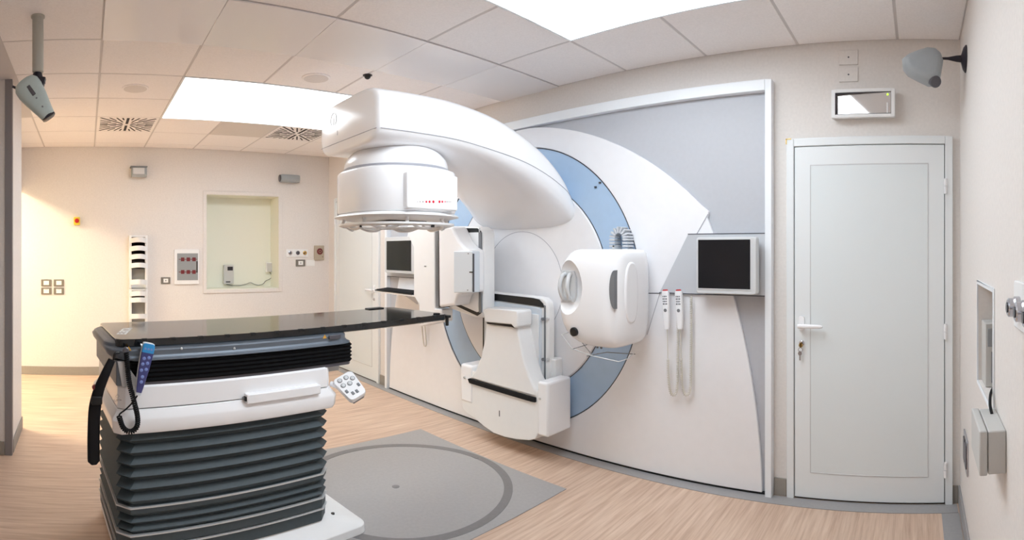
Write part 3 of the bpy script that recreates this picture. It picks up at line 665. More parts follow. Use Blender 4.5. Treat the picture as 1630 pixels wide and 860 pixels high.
inner([(722, 363), (760, 363.5), (765.5, 368), (765.5, 499), (760, 503), (724, 486)], 2.797, 2.793, 2.80, 'panel_rim', 'black', frame, 0.001)
inner([(722, 371), (761.5, 370), (763, 372), (763, 496), (760, 497), (724, 481)], 2.792, 2.784, 2.794, 'panel_face', 'white_plastic', frame, 0.002)
inner([(762.2, 370), (766, 370), (766.4, 498), (763, 498)], 2.785, 2.78, 2.795, 'edge_strip', 'button_grey', frame, 0.001)
for px in (741, 763): inner([(px-0.6, 363), (px+0.6, 363), (px+0.6, 370), (px-0.6, 370)], 2.79, 2.788, 2.794, 'rim_clip', 'trim_silver', frame, 0)
blk = MB().prism('Y', xz([(702, 361), (724, 361), (729, 372), (735, 384), (744, 394), (752, 399), (752, 466), (738, 467), (733, 471), (729, 486), (703, 489)], 2.66), 2.63, 2.79).build('detector_arm', 'white_gloss', det, bevel=0.02, seg=4)
box_ = MB().prism('Y', xz([(724.5, 400), (754.5, 400), (754.5, 466), (724.5, 466)], 2.60), 2.585, 2.66).build('drive_box', 'pale_blue', det, bevel=0.006, seg=2)
inner([(752.8, 404), (754.6, 404), (754.6, 465), (752.8, 465)], 2.585, 2.582, 2.588, 'box_slot', 'seam_dark', box_, 0)
inner([(747.5, 432.5), (752, 432.5), (752, 434.5), (747.5, 434.5)], 2.585, 2.582, 2.588, 'marker', 'black', box_, 0)
for q in ((745.5, 404), (744.5, 462)): inner([(q[0]-0.8, q[1]-0.8), (q[0]+0.8, q[1]-0.8), (q[0]+0.8, q[1]+0.8), (q[0]-0.8, q[1]+0.8)], 2.585, 2.583, 2.587, 'screw', 'button_grey', box_, 0)
inner([(735, 380), (742, 392), (750, 394), (750, 386), (737, 387)], 2.77, 2.765, 2.785, 'cable_clip', 'bezel_grey', det, 0.002)
MB().box((at(740, 420, Y=2.93).x-0.25, 2.92, 1.15), (at(740, 420, Y=2.93).x+0.12, YB-0.04, 1.55)).build('detector_mount', 'white_plastic', det, bevel=0.01)
inner([(768.5, 506), (771.2, 506), (771.2, 562), (768.5, 562)], YB-0.05, YB-0.05, YB-0.044, 'drum_slot', 'black', drum, 0)

# ---- portal imager folded up at the foot of the ring
MY = 2.79
mv = MB().prism('Y', xz([(733.5, 596), (737, 588), (745, 585), (752, 590), (800, 612), (852, 626), (857, 620), (866, 616), (868, 618), (868, 690), (857, 690), (852, 699.5), (842, 701.5), (822, 700), (803, 696), (785, 689.5), (770, 679), (757, 668), (745, 660), (736, 650)], MY), MY, 3.02).build('portal_imager', 'white_plastic', lin_, bevel=0.014, seg=3, angle=40)
MB().box((at(857, 620, Y=MY).x, MY-0.012, at(857, 692, Y=MY).z), (at(874, 620, Y=MY).x, 3.04, at(872, 611, Y=MY).z+0.006)).build('side_housing', 'white_gloss', mv, bevel=0.016, seg=3)
MB().box((at(733.5, 620, Y=MY).x, MY-0.006, at(740, 640, Y=MY).z), (at(753, 620, Y=MY).x, 3.04, at(745, 581, Y=MY).z)).build('side_housing', 'white_gloss', mv, bevel=0.02, seg=3)
inner([(744.5, 603.5), (748, 602.5), (852, 633.5), (852, 641), (846, 640), (747, 610)], MY-0.012, MY-0.016, MY+0.01, 'black_buffer', 'black_rubber', mv, 0.004)
tower = MB().prism('Y', xz([(774, 514), (824, 519), (829, 545), (835, 575), (843, 600), (853, 621), (853, 632), (748, 602), (757, 590), (766, 568), (772, 540)], MY-0.005), MY-0.01, 2.93).build('imager_tower', 'white_plastic', mv, bevel=0.014, seg=3, angle=40)
cap = MB().prism('Y', xz([(771, 493), (777, 490), (823, 494), (826, 497), (826, 520), (821, 522.5), (816, 516.5), (774, 512.5)], MY-0.03), MY-0.045, 2.9).build('tower_cap', 'white_plastic', tower, bevel=0.008, seg=2)
inner([(775, 513), (815, 517), (820, 522.5), (814, 520.5), (776, 515.5)], MY-0.02, MY-0.025, MY-0.005, 'cap_slot', 'slot_dark', tower, 0)
bk = MB().prism('Y', xz([(770, 463.5), (850, 472), (864, 474.5), (871, 481), (873, 492), (873, 628), (770, 620)], 2.955), 2.955, 3.03).build('imager_frame', 'white_plastic', mv, bevel=0.012, seg=3)
inner([(772, 466), (848, 474.5), (858, 477), (864, 483.5), (866, 490), (850, 487), (772, 476)], 2.95, 2.947, 2.957, 'black_band', 'black', bk, 0.001)
inner([(772, 478), (847, 488), (859, 490), (861, 494), (861, 622), (772, 612)], 2.945, 2.935, 2.957, 'imager_plate', 'pale_blue', bk, 0.003)
inner([(772, 486), (836, 494), (842, 497), (842, 506), (772, 496)], 2.93, 2.922, 2.94, 'plate_rail', 'white_plastic', bk, 0.003)
inner([(832, 498), (857, 501), (857, 610), (838, 606)], 2.93, 2.926, 2.94, 'plate_step', 'white_plastic', bk, 0.002)
inner([(836, 537), (847, 538), (847, 542), (836, 541)], 2.925, 2.915, 2.93, 'rail_lug', 'white_plastic', bk, 0.001)
inner([(866.5, 486), (868.8, 487), (868.8, 622), (866.5, 622)], 2.955, 2.950, 2.958, 'edge_strip', 'button_grey', bk, 0)
for q in ((866, 508), (866.5, 572)):
    p = at(q[0], q[1], Y=2.955)
    MB().cyl((p.x, 2.965, p.z), (p.x, 2.935, p.z), 0.012, n=12).build('clamp', 'button_grey', bk)
    MB().cyl((p.x+0.035, 2.965, p.z+0.004), (p.x+0.035, 2.946, p.z+0.004), 0.011, n=12).build('screw', 'trim_silver', bk)
p = at(886, 590, Y=3.03); MB().box((p.x-0.05, 2.99, p.z-0.14), (p.x+0.02, YB-0.047, p.z+0.09)).build('imager_arm', 'white_plastic', mv, bevel=0.008)
MB().box((-3.15, 3.0, 0.35), (-2.55, YB-0.03, 0.75)).build('imager_mount', 'white_plastic', mv, bevel=0.01)
for q in ((859.5, 635), (739, 601)):
    p = at(q[0], q[1], Y=MY-0.012); MB().lathe((p.x, MY-0.006, p.z), (0, -1, 0), [(0.009, -0.004), (0.009, 0.010), (0.006, 0.011), (0, 0.011)], 14).build('screw_cap', 'device_grey', mv)
p = at(795, 658.5, Y=MY); MB().box((p.x-0.0035, MY-0.002, p.z-0.022), (p.x+0.0035, MY+0.002, p.z+0.022)).build('marker', 'seam_dark', mv)

# ================================================================== turntable plate in the floor
fp = thing('floor_plate', (-2.8, 1.85, 0), 'square grey floor plate with a dark circular groove beside the couch', 'floor plate')
MB().box((-3.565, 1.06, 0.0005), (-2.04, 2.605, 0.004)).build('plate', 'plate_grey', fp, smooth=False)
MB().ring('Z', (-2.79, 1.90), 0.640, 0.695, 0.001, 0.0052, 96).build('groove', 'groove_grey', fp)
MB().lathe((-2.785, 1.84, 0), (0, 0, 1), [(0.024, 0.001), (0.024, 0.005), (0.02, 0.0062), (0, 0.0065)], 24).build('centre_cap', 'groove_grey', fp)
p = at(757, 729, Z=0.004); MB().box((p.x-0.02, p.y-0.012, 0.003), (p.x+0.02, p.y+0.012, 0.007)).build('latch', 'groove_grey', fp)

# ================================================================== treatment couch (turned a few degrees about the isocentre)
PHI = math.radians(6.5); IX, IY = -2.87, 1.88
E1 = Vector((math.cos(PHI), math.sin(PHI), 0)); E2 = Vector((-math.sin(PHI), math.cos(PHI), 0)); EZ = Vector((0, 0, 1))
def lc(u, v, z): return Vector((IX, IY, 0)) + E1*u + E2*v + EZ*z
def cl(x, y, u):
    """couch coordinates (v, z) of the point seen at photo pixel x, y on the couch plane u"""
    th = (x-CX)/F; dx, dy = math.sin(th), math.cos(th); ax, ay = IX+u*E1.x, IY+u*E1.y
    v = -(ax*dy - ay*dx)/(E2.x*dy - E2.y*dx); p = lc(u, v, 0); return v, EYE + (CY-y)/F*math.hypot(p.x, p.y)
def cb(x, y, u): v, z = cl(x, y, u); return lc(u, v, z)
class CB(MB):
    """shapes given in couch coordinates"""
    def done(s, *a, **k): s.v = [lc(p.x, p.y, p.z) for p in s.v]; return s.build(*a, **k)
def cham(u, v0, v1, c):
    """chamfered rectangle in plan"""
    return [(u, v0+c), (u, v1-c), (u-c, v1), (-u+c, v1), (-u, v1-c), (-u, v0+c), (-u+c, v0), (u-c, v0)]
couch = thing('treatment_couch', lc(0, -1.2, 0), 'treatment couch with glossy black top, grey bellows and white covers', 'treatment couch')
V0, V1 = -1.785, -0.70
def plan(du, z, c=0.055): return [(x, y, z) for x, y in cham(0.33+du, V0-du, V1+du, c)]
# foot and plinth
CB().loft([[(x, y, z) for x, y in rrect(-u, u, -1.76, v1, r_)] for z, u, v1, r_ in ((0.005, 0.40, -0.50, 0.06), (0.045, 0.40, -0.505, 0.06), (0.062, 0.385, -0.53, 0.06), (0.115, 0.30, -0.72, 0.06))]).done('base_foot', 'white_plastic', couch, bevel=0.006)
MB().cyl(lc(0.29, -0.66, 0.08), lc(0.29, -0.66, 0.1015), 0.010, n=14).build('foot_hole', 'black', couch)
CB().loft([plan(-0.004, 0.06), plan(-0.004, 0.105)]).done('base_plinth', 'white_plastic', couch, bevel=0.004)
# large bellows: folded rings
rings = [(0.105, 0.0), (0.165, 0.002), (0.168, -0.012), (0.175, 0.002), (0.222, 0.002), (0.226, -0.014), (0.245, 0.004), (0.262, -0.018), (0.282, 0.004), (0.298, -0.018), (0.32, 0.004), (0.345, 0.004), (0.352, -0.014)]
z = 0.352
for k in range(6): z += 0.027; rings.append((z, 0.008)); z += 0.027; rings.append((z, -0.022))
rings[-1] = (0.672, -0.02); rings.append((0.69, -0.02))
bel = CB().loft([plan(du, z) for z, du in rings]).done('base_bellows', 'bellows_grey', couch, angle=20, label='dark grey folded bellows')
for z in (0.345, 0.222, 0.166):
    CB().loft([plan(-0.004, z-0.003), plan(0.0075, z-0.003), plan(0.0075, z+0.003), plan(-0.004, z+0.003)]).done('bellows_trim', 'trim_silver', bel, smooth=False)
# white covers
cov = CB().loft([plan(du, z, 0.03) for z, du in ((0.682, 0.0), (0.684, 0.024), (0.700, 0.030), (0.742, 0.033), (0.752, 0.030), (0.778, 0.010), (0.786, 0.008))]).done('lower_cover', 'white_gloss', couch, bevel=0.003, angle=25)
up = CB().loft([plan(du, z, 0.03) for z, du in ((0.790, 0.006), (0.884, 0.004), (0.892, -0.004))]).done('upper_cover', 'white_gloss', couch, bevel=0.003, angle=25)
CB().loft([plan(-0.003, 0.784, 0.03), plan(-0.003, 0.792, 0.03)]).done('cover_joint', 'seam_dark', couch, smooth=False)
v0_, z0_ = cl(392, 640, 0.36); v1_, z1_ = cl(509, 615, 0.36)
bx_ = CB().box((0.325, v0_, 0.772), (0.372, v1_, 0.816)).done('side_latch', 'white_gloss', couch, bevel=0.004)
CB().box((0.345, v0_-0.006, 0.785), (0.366, v0_+0.002, 0.805)).done('latch_end', 'black', bx_)
p = cb(388, 634, 0.34); MB().cyl(p - E1*0.01, p + E1*0.012, 0.007, n=12).build('latch_knob', 'button_grey', bx_)
Mx = Matrix.Translation(cb(187, 637.5, 0.3385)) @ Matrix((( E2.x, 0, E1.x, 0), (E2.y, 0, E1.y, 0), (0, 1, 0, 0), (0, 0, 0, 1)))
text('lettering', 'ELEKTA', 0.0105, Mx, 'lettering', up)
p = cb(187, 631, 0.3365); MB().tube([p + E2*0.007*math.cos(a) + EZ*0.006*math.sin(a) for a in [2*math.pi*k/16 for k in range(16)]], 0.0007, 4, closed=True).build('emblem', 'seam_soft', up)
# upper black bellows with vent strip
def plan2(du, z): return [(x, y, z) for x, y in cham(0.33+du, -1.75-du, cl(562, 560, 0.33)[0]+du, 0.02)]
CB().loft([plan2(-0.004, 0.888), plan2(-0.004, 0.906)]).done('vent_strip', 'lens_grey', couch)
zz = [(0.905, 0.0)]
for k in range(5): zz += [(0.905 + 0.0195*k + 0.008, 0.004), (0.905 + 0.0195*k + 0.0175, -0.003)]
bb = CB().loft([plan2(du, z) for z, du in zz]).done('upper_bellows', 'bellows_black', couch, angle=20, label='black folded bellows')
CB().prism('X', [(-1.775, 0.892), (-1.685, 0.892), (-1.765, 1.003), (-1.795, 1.003)], 0.325, 0.343).done('end_bracket', 'trim_silver', couch, bevel=0.002)
CB().box((-0.335, -1.80, 0.895), (0.335, -1.765, 1.0)).done('end_plate', 'steel_blue', couch, bevel=0.004)
# metal side rails / top frame
VE = cl(560, 545, 0.33)[0]
def plan3(du, z, dv, r_=0.09): return [(x, y, z) for x, y in rrect(-0.318-du, 0.318+du, -1.815-dv, VE+du, r_)]
fr = CB().loft([plan3(0.022, 1.001, -0.030), plan3(0.024, 1.006, -0.016), plan3(0.012, 1.012, 0.0), plan3(0.004, 1.024, 0.014), plan3(0.004, 1.046, 0.022), plan3(-0.004, 1.052, 0.022), plan3(-0.05, 1.056, 0.022), plan3(-0.05, 1.070, 0.018), plan3(-0.06, 1.078, 0.004)]).done('top_frame', 'steel_blue', couch, bevel=0.002, angle=40)
for px in (289, 373, 451, 516):
    p = cb(px, 555, 0.323); MB().lathe(p, E1, [(0.006, -0.003), (0.006, 0.003), (0.003, 0.005), (0, 0.005)], 12).build('screw', 'trim_silver', fr)
for px, py in ((205, 555), (517, 536)):
    v, z = cl(px, py, 0.3235); s_ = 0.012
    CB().prism('X', [(v-s_, z-s_*0.8), (v+s_, z-s_*0.8), (v, z+s_*0.9)], 0.3225, 0.3245).done('warning_label', 'warn_yellow', fr)
CB().box((0.322, cl(523, 534, 0.322)[0], 1.032), (0.334, cl(541, 531, 0.322)[0], 1.052)).done('end_block', 'lens_grey', fr, bevel=0.002)
# couch top
TU = 0.285; TV0, TV1 = -1.79, 0.21
def plan4(du, z): return [(x, y, z) for x, y in rrect(-TU-du, TU+du, TV0-du, TV1+du, 0.035)]
top = CB().loft([plan4(-0.03, 1.046), plan4(-0.004, 1.054), plan4(0, 1.060), plan4(0, 1.088), plan4(-0.003, 1.091)]).done('couch_top', 'carbon_black', couch, angle=25, label='glossy black carbon tabletop')
for k in range(14):
    v = -1.66 + k*0.135; CB().box((TU-0.012, v-0.012, 1.078), (TU+0.0012, v+0.012, 1.0922)).done('edge_notch', 'black', top, smooth=False)
CB().box((-TU-0.004, -0.02, 1.06), (-TU+0.05, 0.11, 1.098)).done('index_block', 'black', top, bevel=0.004)
mb = CB().box((TU-0.06, TV1-0.005, 1.064), (TU+0.0, TV1+0.030, 1.080)).box((TU-0.03, TV1+0.006, 1.012), (TU-0.014, TV1+0.024, 1.066))
mb.done('tip_clamp', 'black', top, bevel=0.003)
CB().prism('Z', [(TU-0.03, TV1-0.10), (TU-0.03, TV1-0.04), (TU-0.06, TV1-0.07)], 1.090, 1.097).done('tip_marker', 'black_rubber', top)
pc = lc(0.04, TV0+0.085, 1.0912); dirv = (-E1*0.94 + E2*0.34).normalized(); n_ = EZ.cross(dirv)
Mx = Matrix.Translation(pc) @ Matrix(((dirv.x, n_.x, 0, 0), (dirv.y, n_.y, 0, 0), (0, 0, 1, 0), (0, 0, 0, 1)))
text('lettering', 'ELEKTA', 0.062, Mx, 'lettering_light', top, 0.0003, 0.0022)
# control pad on its arm at the machine end
pad_c = cb(557.5, 614, 0.40)
tocam = (Vector((0, 0, EYE)) - pad_c).normalized(); rgt = tocam.cross(EZ).normalized() * -1
if rgt.dot(Vector((math.cos(-1.07), -math.sin(-1.07), 0))) < 0: rgt = -rgt
upv = rgt.cross(tocam); upv = upv if upv.z > 0 else -upv
nrm = (tocam*0.74 + EZ*0.66).normalized()
lax = (rgt*0.50 - upv*0.86).normalized(); lax = (lax - nrm*lax.dot(nrm)).normalized(); sax = nrm.cross(lax).normalized()
if sax.dot(rgt) < 0: sax = -sax
secs = []
for h_, k in ((0.0, 1.0), (-0.006, 1.03), (-0.030, 1.0), (-0.048, 0.86)):
    secs.append([pad_c + nrm*h_ + lax*q*k + sax*p*k for p, q in [(x*(1 - 0.12*(y/0.078)), y) for x, y in rrect(-0.054, 0.054, -0.078, 0.078, 0.022)]])
pad = MB().loft(secs).build('control_pad', 'white_gloss', couch, angle=40, label='white keypad with round buttons')
for p, q in ((-0.028, -0.055), (0.010, -0.052), (-0.030, -0.020), (0.006, -0.012), (0.036, -0.030)):
    c = pad_c + lax*q + sax*p
    MB().lathe(c, nrm, [(0.0135, -0.002), (0.0135, 0.002), (0.0115, 0.003), (0.0105, 0.003)], 20).build('button_rim', 'button_grey', pad)
    MB().lathe(c, nrm, [(0.0102, -0.002), (0.0102, 0.004), (0.008, 0.005), (0, 0.005)], 20).build('button', 'bezel_grey', pad)
for p, q in ((-0.036, 0.020), (-0.016, 0.046), (0.008, 0.048), (0.038, 0.020)):
    c = pad_c + lax*q + sax*p; MB().obox(c, sax*0.007, lax*0.010, nrm*0.004).build('rocker_switch', 'button_grey', pad, bevel=0.002)
MB().obox(pad_c + lax*0.072 - nrm*0.034, sax*0.034, lax*0.006, nrm*0.008).build('pad_end', 'lens_grey', pad, bevel=0.003)
a = cb(527, 611, 0.30); MB().tube([a, pad_c - rgt*0.045 - nrm*0.02], 0.014, 14).build('pad_arm', 'white_gloss', couch)
MB().tube([a + (pad_c-a)*0.25, a + (pad_c-a)*0.42], 0.017, 14).build('pad_joint', 'lens_grey', couch)
CB().box((-0.20, VE-0.12, 0.84), (0.24, VE-0.02, 0.905)).done('support_bracket', 'device_grey', couch, bevel=0.004)

# blue hand control hooked over the rail, with its coiled cord
ha, hb = cb(237, 547, 0.385), cb(219, 628, 0.385); ax_ = (hb-ha).normalized(); L_ = (hb-ha).length; sd = E1.cross(ax_).normalized()
if sd.dot(E2) < 0: sd = -sd
hs = thing('hand_control', hb, 'blue hand control with pale buttons hooked on the couch rail', 'remote control')
def hsec(u, w_, t_): c = ha + ax_*L_*u; return [c + sd*p + E1*q for p, q in sup(0, 0, w_, t_, 4, 24)]
MB().loft([hsec(u, w_, 0.014) for u, w_ in ((-0.012, 0.020), (0.0, 0.0265), (0.2, 0.0285), (0.5, 0.0255), (0.85, 0.018), (0.98, 0.016), (1.01, 0.012))]).build('shell', 'pale_blue', hs)
hb_ = MB().loft([[ha + ax_*L_*u + sd*p + E1*q for p, q in sup(0, 0.0105, w_, 0.006, 5, 24)] for u, w_ in ((0.02, 0.022), (0.05, 0.0265), (0.2, 0.027), (0.5, 0.0235), (0.85, 0.0155), (0.95, 0.012))]).build('face', 'handset_navy', hs)
MB().loft([[ha + ax_*L_*u + sd*p + E1*q for p, q in sup(0, 0.0115, w_, 0.006, 5, 24)] for u, w_ in ((0.0, 0.020), (0.03, 0.0265), (0.17, 0.0272), (0.175, 0.026))]).build('top_band', 'handset_cyan', hs)
for u, s_ in ((0.29, -0.010), (0.26, 0.010), (0.40, -0.011), (0.37, 0.009), (0.52, -0.011), (0.49, 0.009), (0.64, 0.0), (0.74, 0.0)):
    c = ha + ax_*L_*u + sd*s_ + E1*0.0165
    MB().lathe(c, E1, [(0.0075, -0.002), (0.0075, 0.001), (0.005, 0.002), (0, 0.0022)], 16).build('button', 'button_blue', hb_)
for s_ in (-0.014, 0, 0.014):
    c = ha + ax_*L_*0.10 + sd*s_ + E1*0.0175; MB().lathe(c, E1, [(0.005, -0.002), (0.005, 0.001), (0, 0.0015)], 12).build('button', 'button_blue', hb_)
MB().loft([[ha + ax_*0.03 + sd*p*0.018 - E1*(0.012 + 0.02*k) + EZ*(0.006*k) for p in (-1, 1)] + [ha + ax_*0.03 + sd*p*0.018 - E1*(0.012 + 0.02*k) + EZ*(0.006*k - 0.006) for p in (1, -1)] for k in (0, 1, 2, 2.5)]).build('hook', 'pale_blue', hs)
cp = smooth_path([cb(201, 562, 0.352), cb(203, 585, 0.366), cb(206, 610, 0.376), cb(213, 638, 0.386), cb(219, 665, 0.388), cb(217, 681, 0.388), cb(207, 687.5, 0.388), cb(196, 681, 0.388), cb(189.5, 663, 0.388)], 8)
coil(cp, 0.0090, 0.0038, 52, 6, 10).build('coiled_cord', 'black_rubber', hs)
MB().tube(smooth_path([cb(189.5, 663, 0.388), cb(191, 659, 0.388), cb(200, 652, 0.39), cb(211, 641, 0.392), cb(219, 629, 0.39), hb], 6), 0.0035, 6).build('cord_lead', 'black_rubber', hs)
MB().lathe(cb(200.5, 558, 0.345), E1, [(0.014, -0.01), (0.014, 0.006), (0.010, 0.012), (0, 0.012)], 16).build('plug', 'lens_grey', hs)
# black strap hanging from the couch end
def strap_pts(px): return [cb(a_, b_, 0.345) for a_, b_ in px]
sp = smooth_path([cb(178, 573, 0.345), cb(168, 595, 0.35), cb(157, 622, 0.33), cb(151, 650, 0.30), cb(149, 690, 0.29), cb(149, 725, 0.29), cb(149.5, 739, 0.29)], 5)
st = thing('restraint_strap', sp[-1], 'black woven strap hanging from the end of the couch', 'strap')
secs = []
for i, p in enumerate(sp):
    k = i/(len(sp)-1); w_ = 0.016 + 0.012*min(1, k*2.0) if k < 0.93 else 0.028 - 0.2*(k-0.93)
    t_ = (sp[min(i+1, len(sp)-1)] - sp[max(i-1, 0)]).normalized(); s_ = E1.cross(t_).normalized()
    secs.append([p + s_*a_*w_ + E1*b_*0.012 for a_, b_ in sup(0, 0, 1, 1, 3, 14)])
MB().loft(secs).build('webbing', 'black_rubber', st, angle=60)
p = cb(154, 637, 0.32); MB().obox(p, E2*0.024, EZ*0.020, E1*0.014).build('buckle', 'black', st, bevel=0.006)
p = cb(151, 617, 0.33); MB().lathe(p, E1, [(0.012, -0.01), (0.012, 0.006), (0.006, 0.01), (0, 0.01)], 12).build('rivet', 'dark_red', st)
MB().tube(smooth_path([cb(190, 562, 0.35), cb(183, 563, 0.358), cb(181, 572, 0.352), cb(177, 576, 0.33)], 5), 0.005, 7).build('loop', 'black', st)

# ================================================================== fittings on the left wall (plane x = XL)
def wl(x, y): p = at(x, y, X=XL); return p.y, p.z
def wbox(rect, d0, d1, name, material, parent=None, bevel=0.003, rnd=None, seg=2):
    """block on the left wall covering photo rectangle x0, y0, x1, y1, standing d0..d1 off the wall"""
    ya, za = wl(rect[0], rect[1]); yb, zb = wl(rect[2], rect[3])
    zlo, zhi = min(za, zb), max(za, zb)
    if rnd: return MB().prism('X', rrect(ya, yb, zlo, zhi, rnd), XL+d0, XL+d1).build(name, material, parent, bevel=bevel, seg=seg)
    return MB().box((XL+d0, ya, zlo), (XL+d1, yb, zhi)).build(name, material, parent, bevel=bevel, seg=seg)
def wthing(name, x, y, label, cat, group=None): y_, z_ = wl(x, y); return thing(name, (XL, y_, z_), label, cat, group)
# two wall-mounted speaker / laser housings
t = wthing('wall_speaker', 219, 283, 'grey box housing with open top edge on the wall above the dispenser rack', 'wall speaker')
ya, za = wl(206.5, 266.5); yb, zb = wl(232.5, 284)
MB().prism('Y', [(XL, za-0.005), (XL+0.10, za), (XL+0.115, zb+0.03), (XL+0.09, zb), (XL, zb+0.01)], ya+0.015, yb).build('housing', 'camera_grey2', t, bevel=0.006)
MB().box((XL, ya, za-0.014), (XL+0.125, yb+0.004, za)).build('top_lip', 'button_grey', t, bevel=0.002)
MB().box((XL+0.10, ya+0.03, zb+0.035), (XL+0.117, yb-0.03, za-0.02)).build('front_plate', 'bezel_grey', t, bevel=0.003)
t = wthing('wall_speaker', 458, 292, 'rounded grey box housing on the wall above the niche', 'wall speaker')
ya, za = wl(443, 278.5); yb, zb = wl(472.5, 292.5)
MB().loft([[(XL+0.005+a, y_, b_) for a, b_ in sup(0.055, (za+zb)/2, 0.055*k, (za-zb)/2*k, 4, 24)] for y_, k in ((ya, 0.85), (ya+0.02, 1.0), (yb-0.03, 1.0), (yb, 0.9))]).build('housing', 'camera_grey2', t)
MB().lathe((XL+0.06, ya-0.001, (za+zb)/2), (0, -1, 0), [(0.046, -0.003), (0.046, 0.004), (0.038, 0.006), (0, 0.006)], 24).build('end_cap', 'lens_grey', t)
# emergency stop
y_, z_ = wl(122.5, 352)
t = thing('emergency_stop', (XL, y_, z_), 'small yellow emergency stop box with red push button', 'emergency button')
MB().prism('X', rrect(y_-0.037, y_+0.037, z_-0.048, z_+0.045, 0.008), XL+0.001, XL+0.05).build('box', 'yellow', t, bevel=0.004)
MB().lathe((XL+0.05, y_, z_), (1, 0, 0), [(0.014, 0), (0.014, 0.012), (0.027, 0.014), (0.027, 0.026), (0.02, 0.032), (0, 0.033)], 24).build('button', 'red', t)
# four sockets by the passage
SOCK = ((65.5, 445, 'nearer the passage, upper row'), (85.5, 445, 'farther from the passage, upper row'), (65.5, 458, 'nearer the passage, lower row'), (85.5, 458, 'farther from the passage, lower row'))
for i, (px, py, where) in enumerate(SOCK):
    t = wthing('wall_socket', px+8, py+11, 'white outlet in dark frame of the block of four, ' + where, 'wall socket', 'four outlets by the passage')
    wbox((px, py, px+16.5, py+11), 0.0005, 0.010, 'frame', 'dark_frame', t, 0.002, 0.006)
    wbox((px+4, py+2.2, px+12.5, py+8.8), 0.009, 0.013, 'insert', 'socket_white', t, 0.001)
    y_, z_ = wl(px+8.2, py+(1.6 if i in (0,) else 4.8))
    for k in (-1, 0, 1):
        if i == 1: break
        MB().cyl((XL+0.012, y_+0.013*k, z_+0.012), (XL+0.0136, y_+0.013*k, z_+0.012), 0.0035, n=10).build('contact_hole', 'seam_dark', t)
# single outlets
for px, py, lab in ((256, 441.5, 'single white outlet in dark frame beside the dispenser rack'), (470.5, 413.5, 'single white outlet in dark frame beside a blank white label')):
    t = wthing('wall_socket', px+7, py+11, lab, 'wall socket')
    wbox((px, py, px+15, py+10.5), 0.0005, 0.010, 'frame', 'dark_frame', t, 0.002, 0.006)
    wbox((px+4, py+2.2, px+11.5, py+8.4), 0.009, 0.013, 'insert', 'socket_white', t, 0.001)
    y_, z_ = wl(px+7.7, py+5.3); MB().cyl((XL+0.012, y_, z_), (XL+0.0145, y_, z_), 0.007, n=12).build('contact_hole', 'seam_dark', t)
# glove and paper dispenser racks: two stacked units
def rack(y0px, y1px, lips, holes, label):
    t = wthing('dispenser_rack', 220, y1px, label, 'dispenser rack', 'dispenser racks on the wall')
    ya, za = wl(204.8, y0px); yb, zb = wl(233.8, y1px)
    back = MB().box((XL+0.001, ya, zb), (XL+0.03, yb, za)).build('back_plate', 'white_plastic', t, bevel=0.004)
    for xa, xb in ((ya, ya+0.03), (yb-0.03, yb)):
        MB().box((XL+0.03, xa, zb), (XL+0.085, xb, za)).build('side_wall', 'white_plastic', t, bevel=0.004)
    MB().box((XL+0.03, ya+0.03, za-0.022), (XL+0.085, yb-0.03, za)).build('top_wall', 'white_plastic', t, bevel=0.004)
    for k, (h0, h1, m_) in enumerate(holes):
        z0, z1 = wl(220, h1)[1], wl(220, h0)[1]
        MB().box((XL+0.031, ya+0.031, z0), (XL+0.05, yb-0.031, z1)).build('pocket', m_, t, smooth=False)
    for py in lips:
        zc = wl(220, py)[1]; cy_ = (ya+yb)/2; w_ = (yb-ya)/2 - 0.002; secs = []
        for k in range(13):
            a = -1 + k/6.0; d = 0.105*(1-a*a) + 0.055; dz = 0.016*(1-a*a)
            secs.append([(XL+d, cy_+a*w_, zc+dz-0.03), (XL+d+0.008, cy_+a*w_, zc+dz-0.03), (XL+d+0.008, cy_+a*w_, zc+dz+0.028), (XL+d, cy_+a*w_, zc+dz+0.028)])
        MB().loft(secs).build('curved_lip', 'white_plastic', t, bevel=0.003, angle=40)
    return t
rack(375, 458.5, (384, 397, 410, 423.5, 449.5), ((378, 391, 'rack_back'), (387, 403, 'slot_dark'), (399, 415, 'slot_dark'), (412, 428, 'slot_dark'), (426, 446, 'rack_grey')), 'white wall dispenser rack with five curved lips')
rack(459.5, 540, (467.5, 477.5, 503, 530), ((461, 472, 'slot_dark'), (469, 481, 'slot_dark'), (480, 499, 'rack_grey'), (505, 526, 'rack_grey')), 'white wall dispenser rack mounted directly under the five-lip rack')
# red digital display panel
t = wthing('display_panel', 297, 452.5, 'white framed wall panel with two rows of red digit displays', 'display panel')
ya, za = wl(277, 397); yb, zb = wl(316.5, 452.5)
MB().prism('X', rrect(ya, yb, zb, za, 0.012), XL+0.001, XL+0.02).build('frame', 'white_plastic', t, bevel=0.004)
wbox((281.5, 403.5, 314.5, 446), 0.0195, 0.023, 'glass', 'panel_grey', t, 0.001)
for py in (413, 433):
    for px in (287.5, 296.5, 305.5):
        wbox((px, py-3, px+5.5, py+3), 0.0225, 0.0245, 'digit_display', 'dark_red', t, 0.0005)
    wbox((284, py-0.5, 313, py+0.4), 0.0225, 0.0235, 'indicator_line', 'dark_red', t, 0)
wbox((312, 416, 314, 434), 0.0225, 0.0255, 'side_bar', 'slot_dark', t, 0.001)
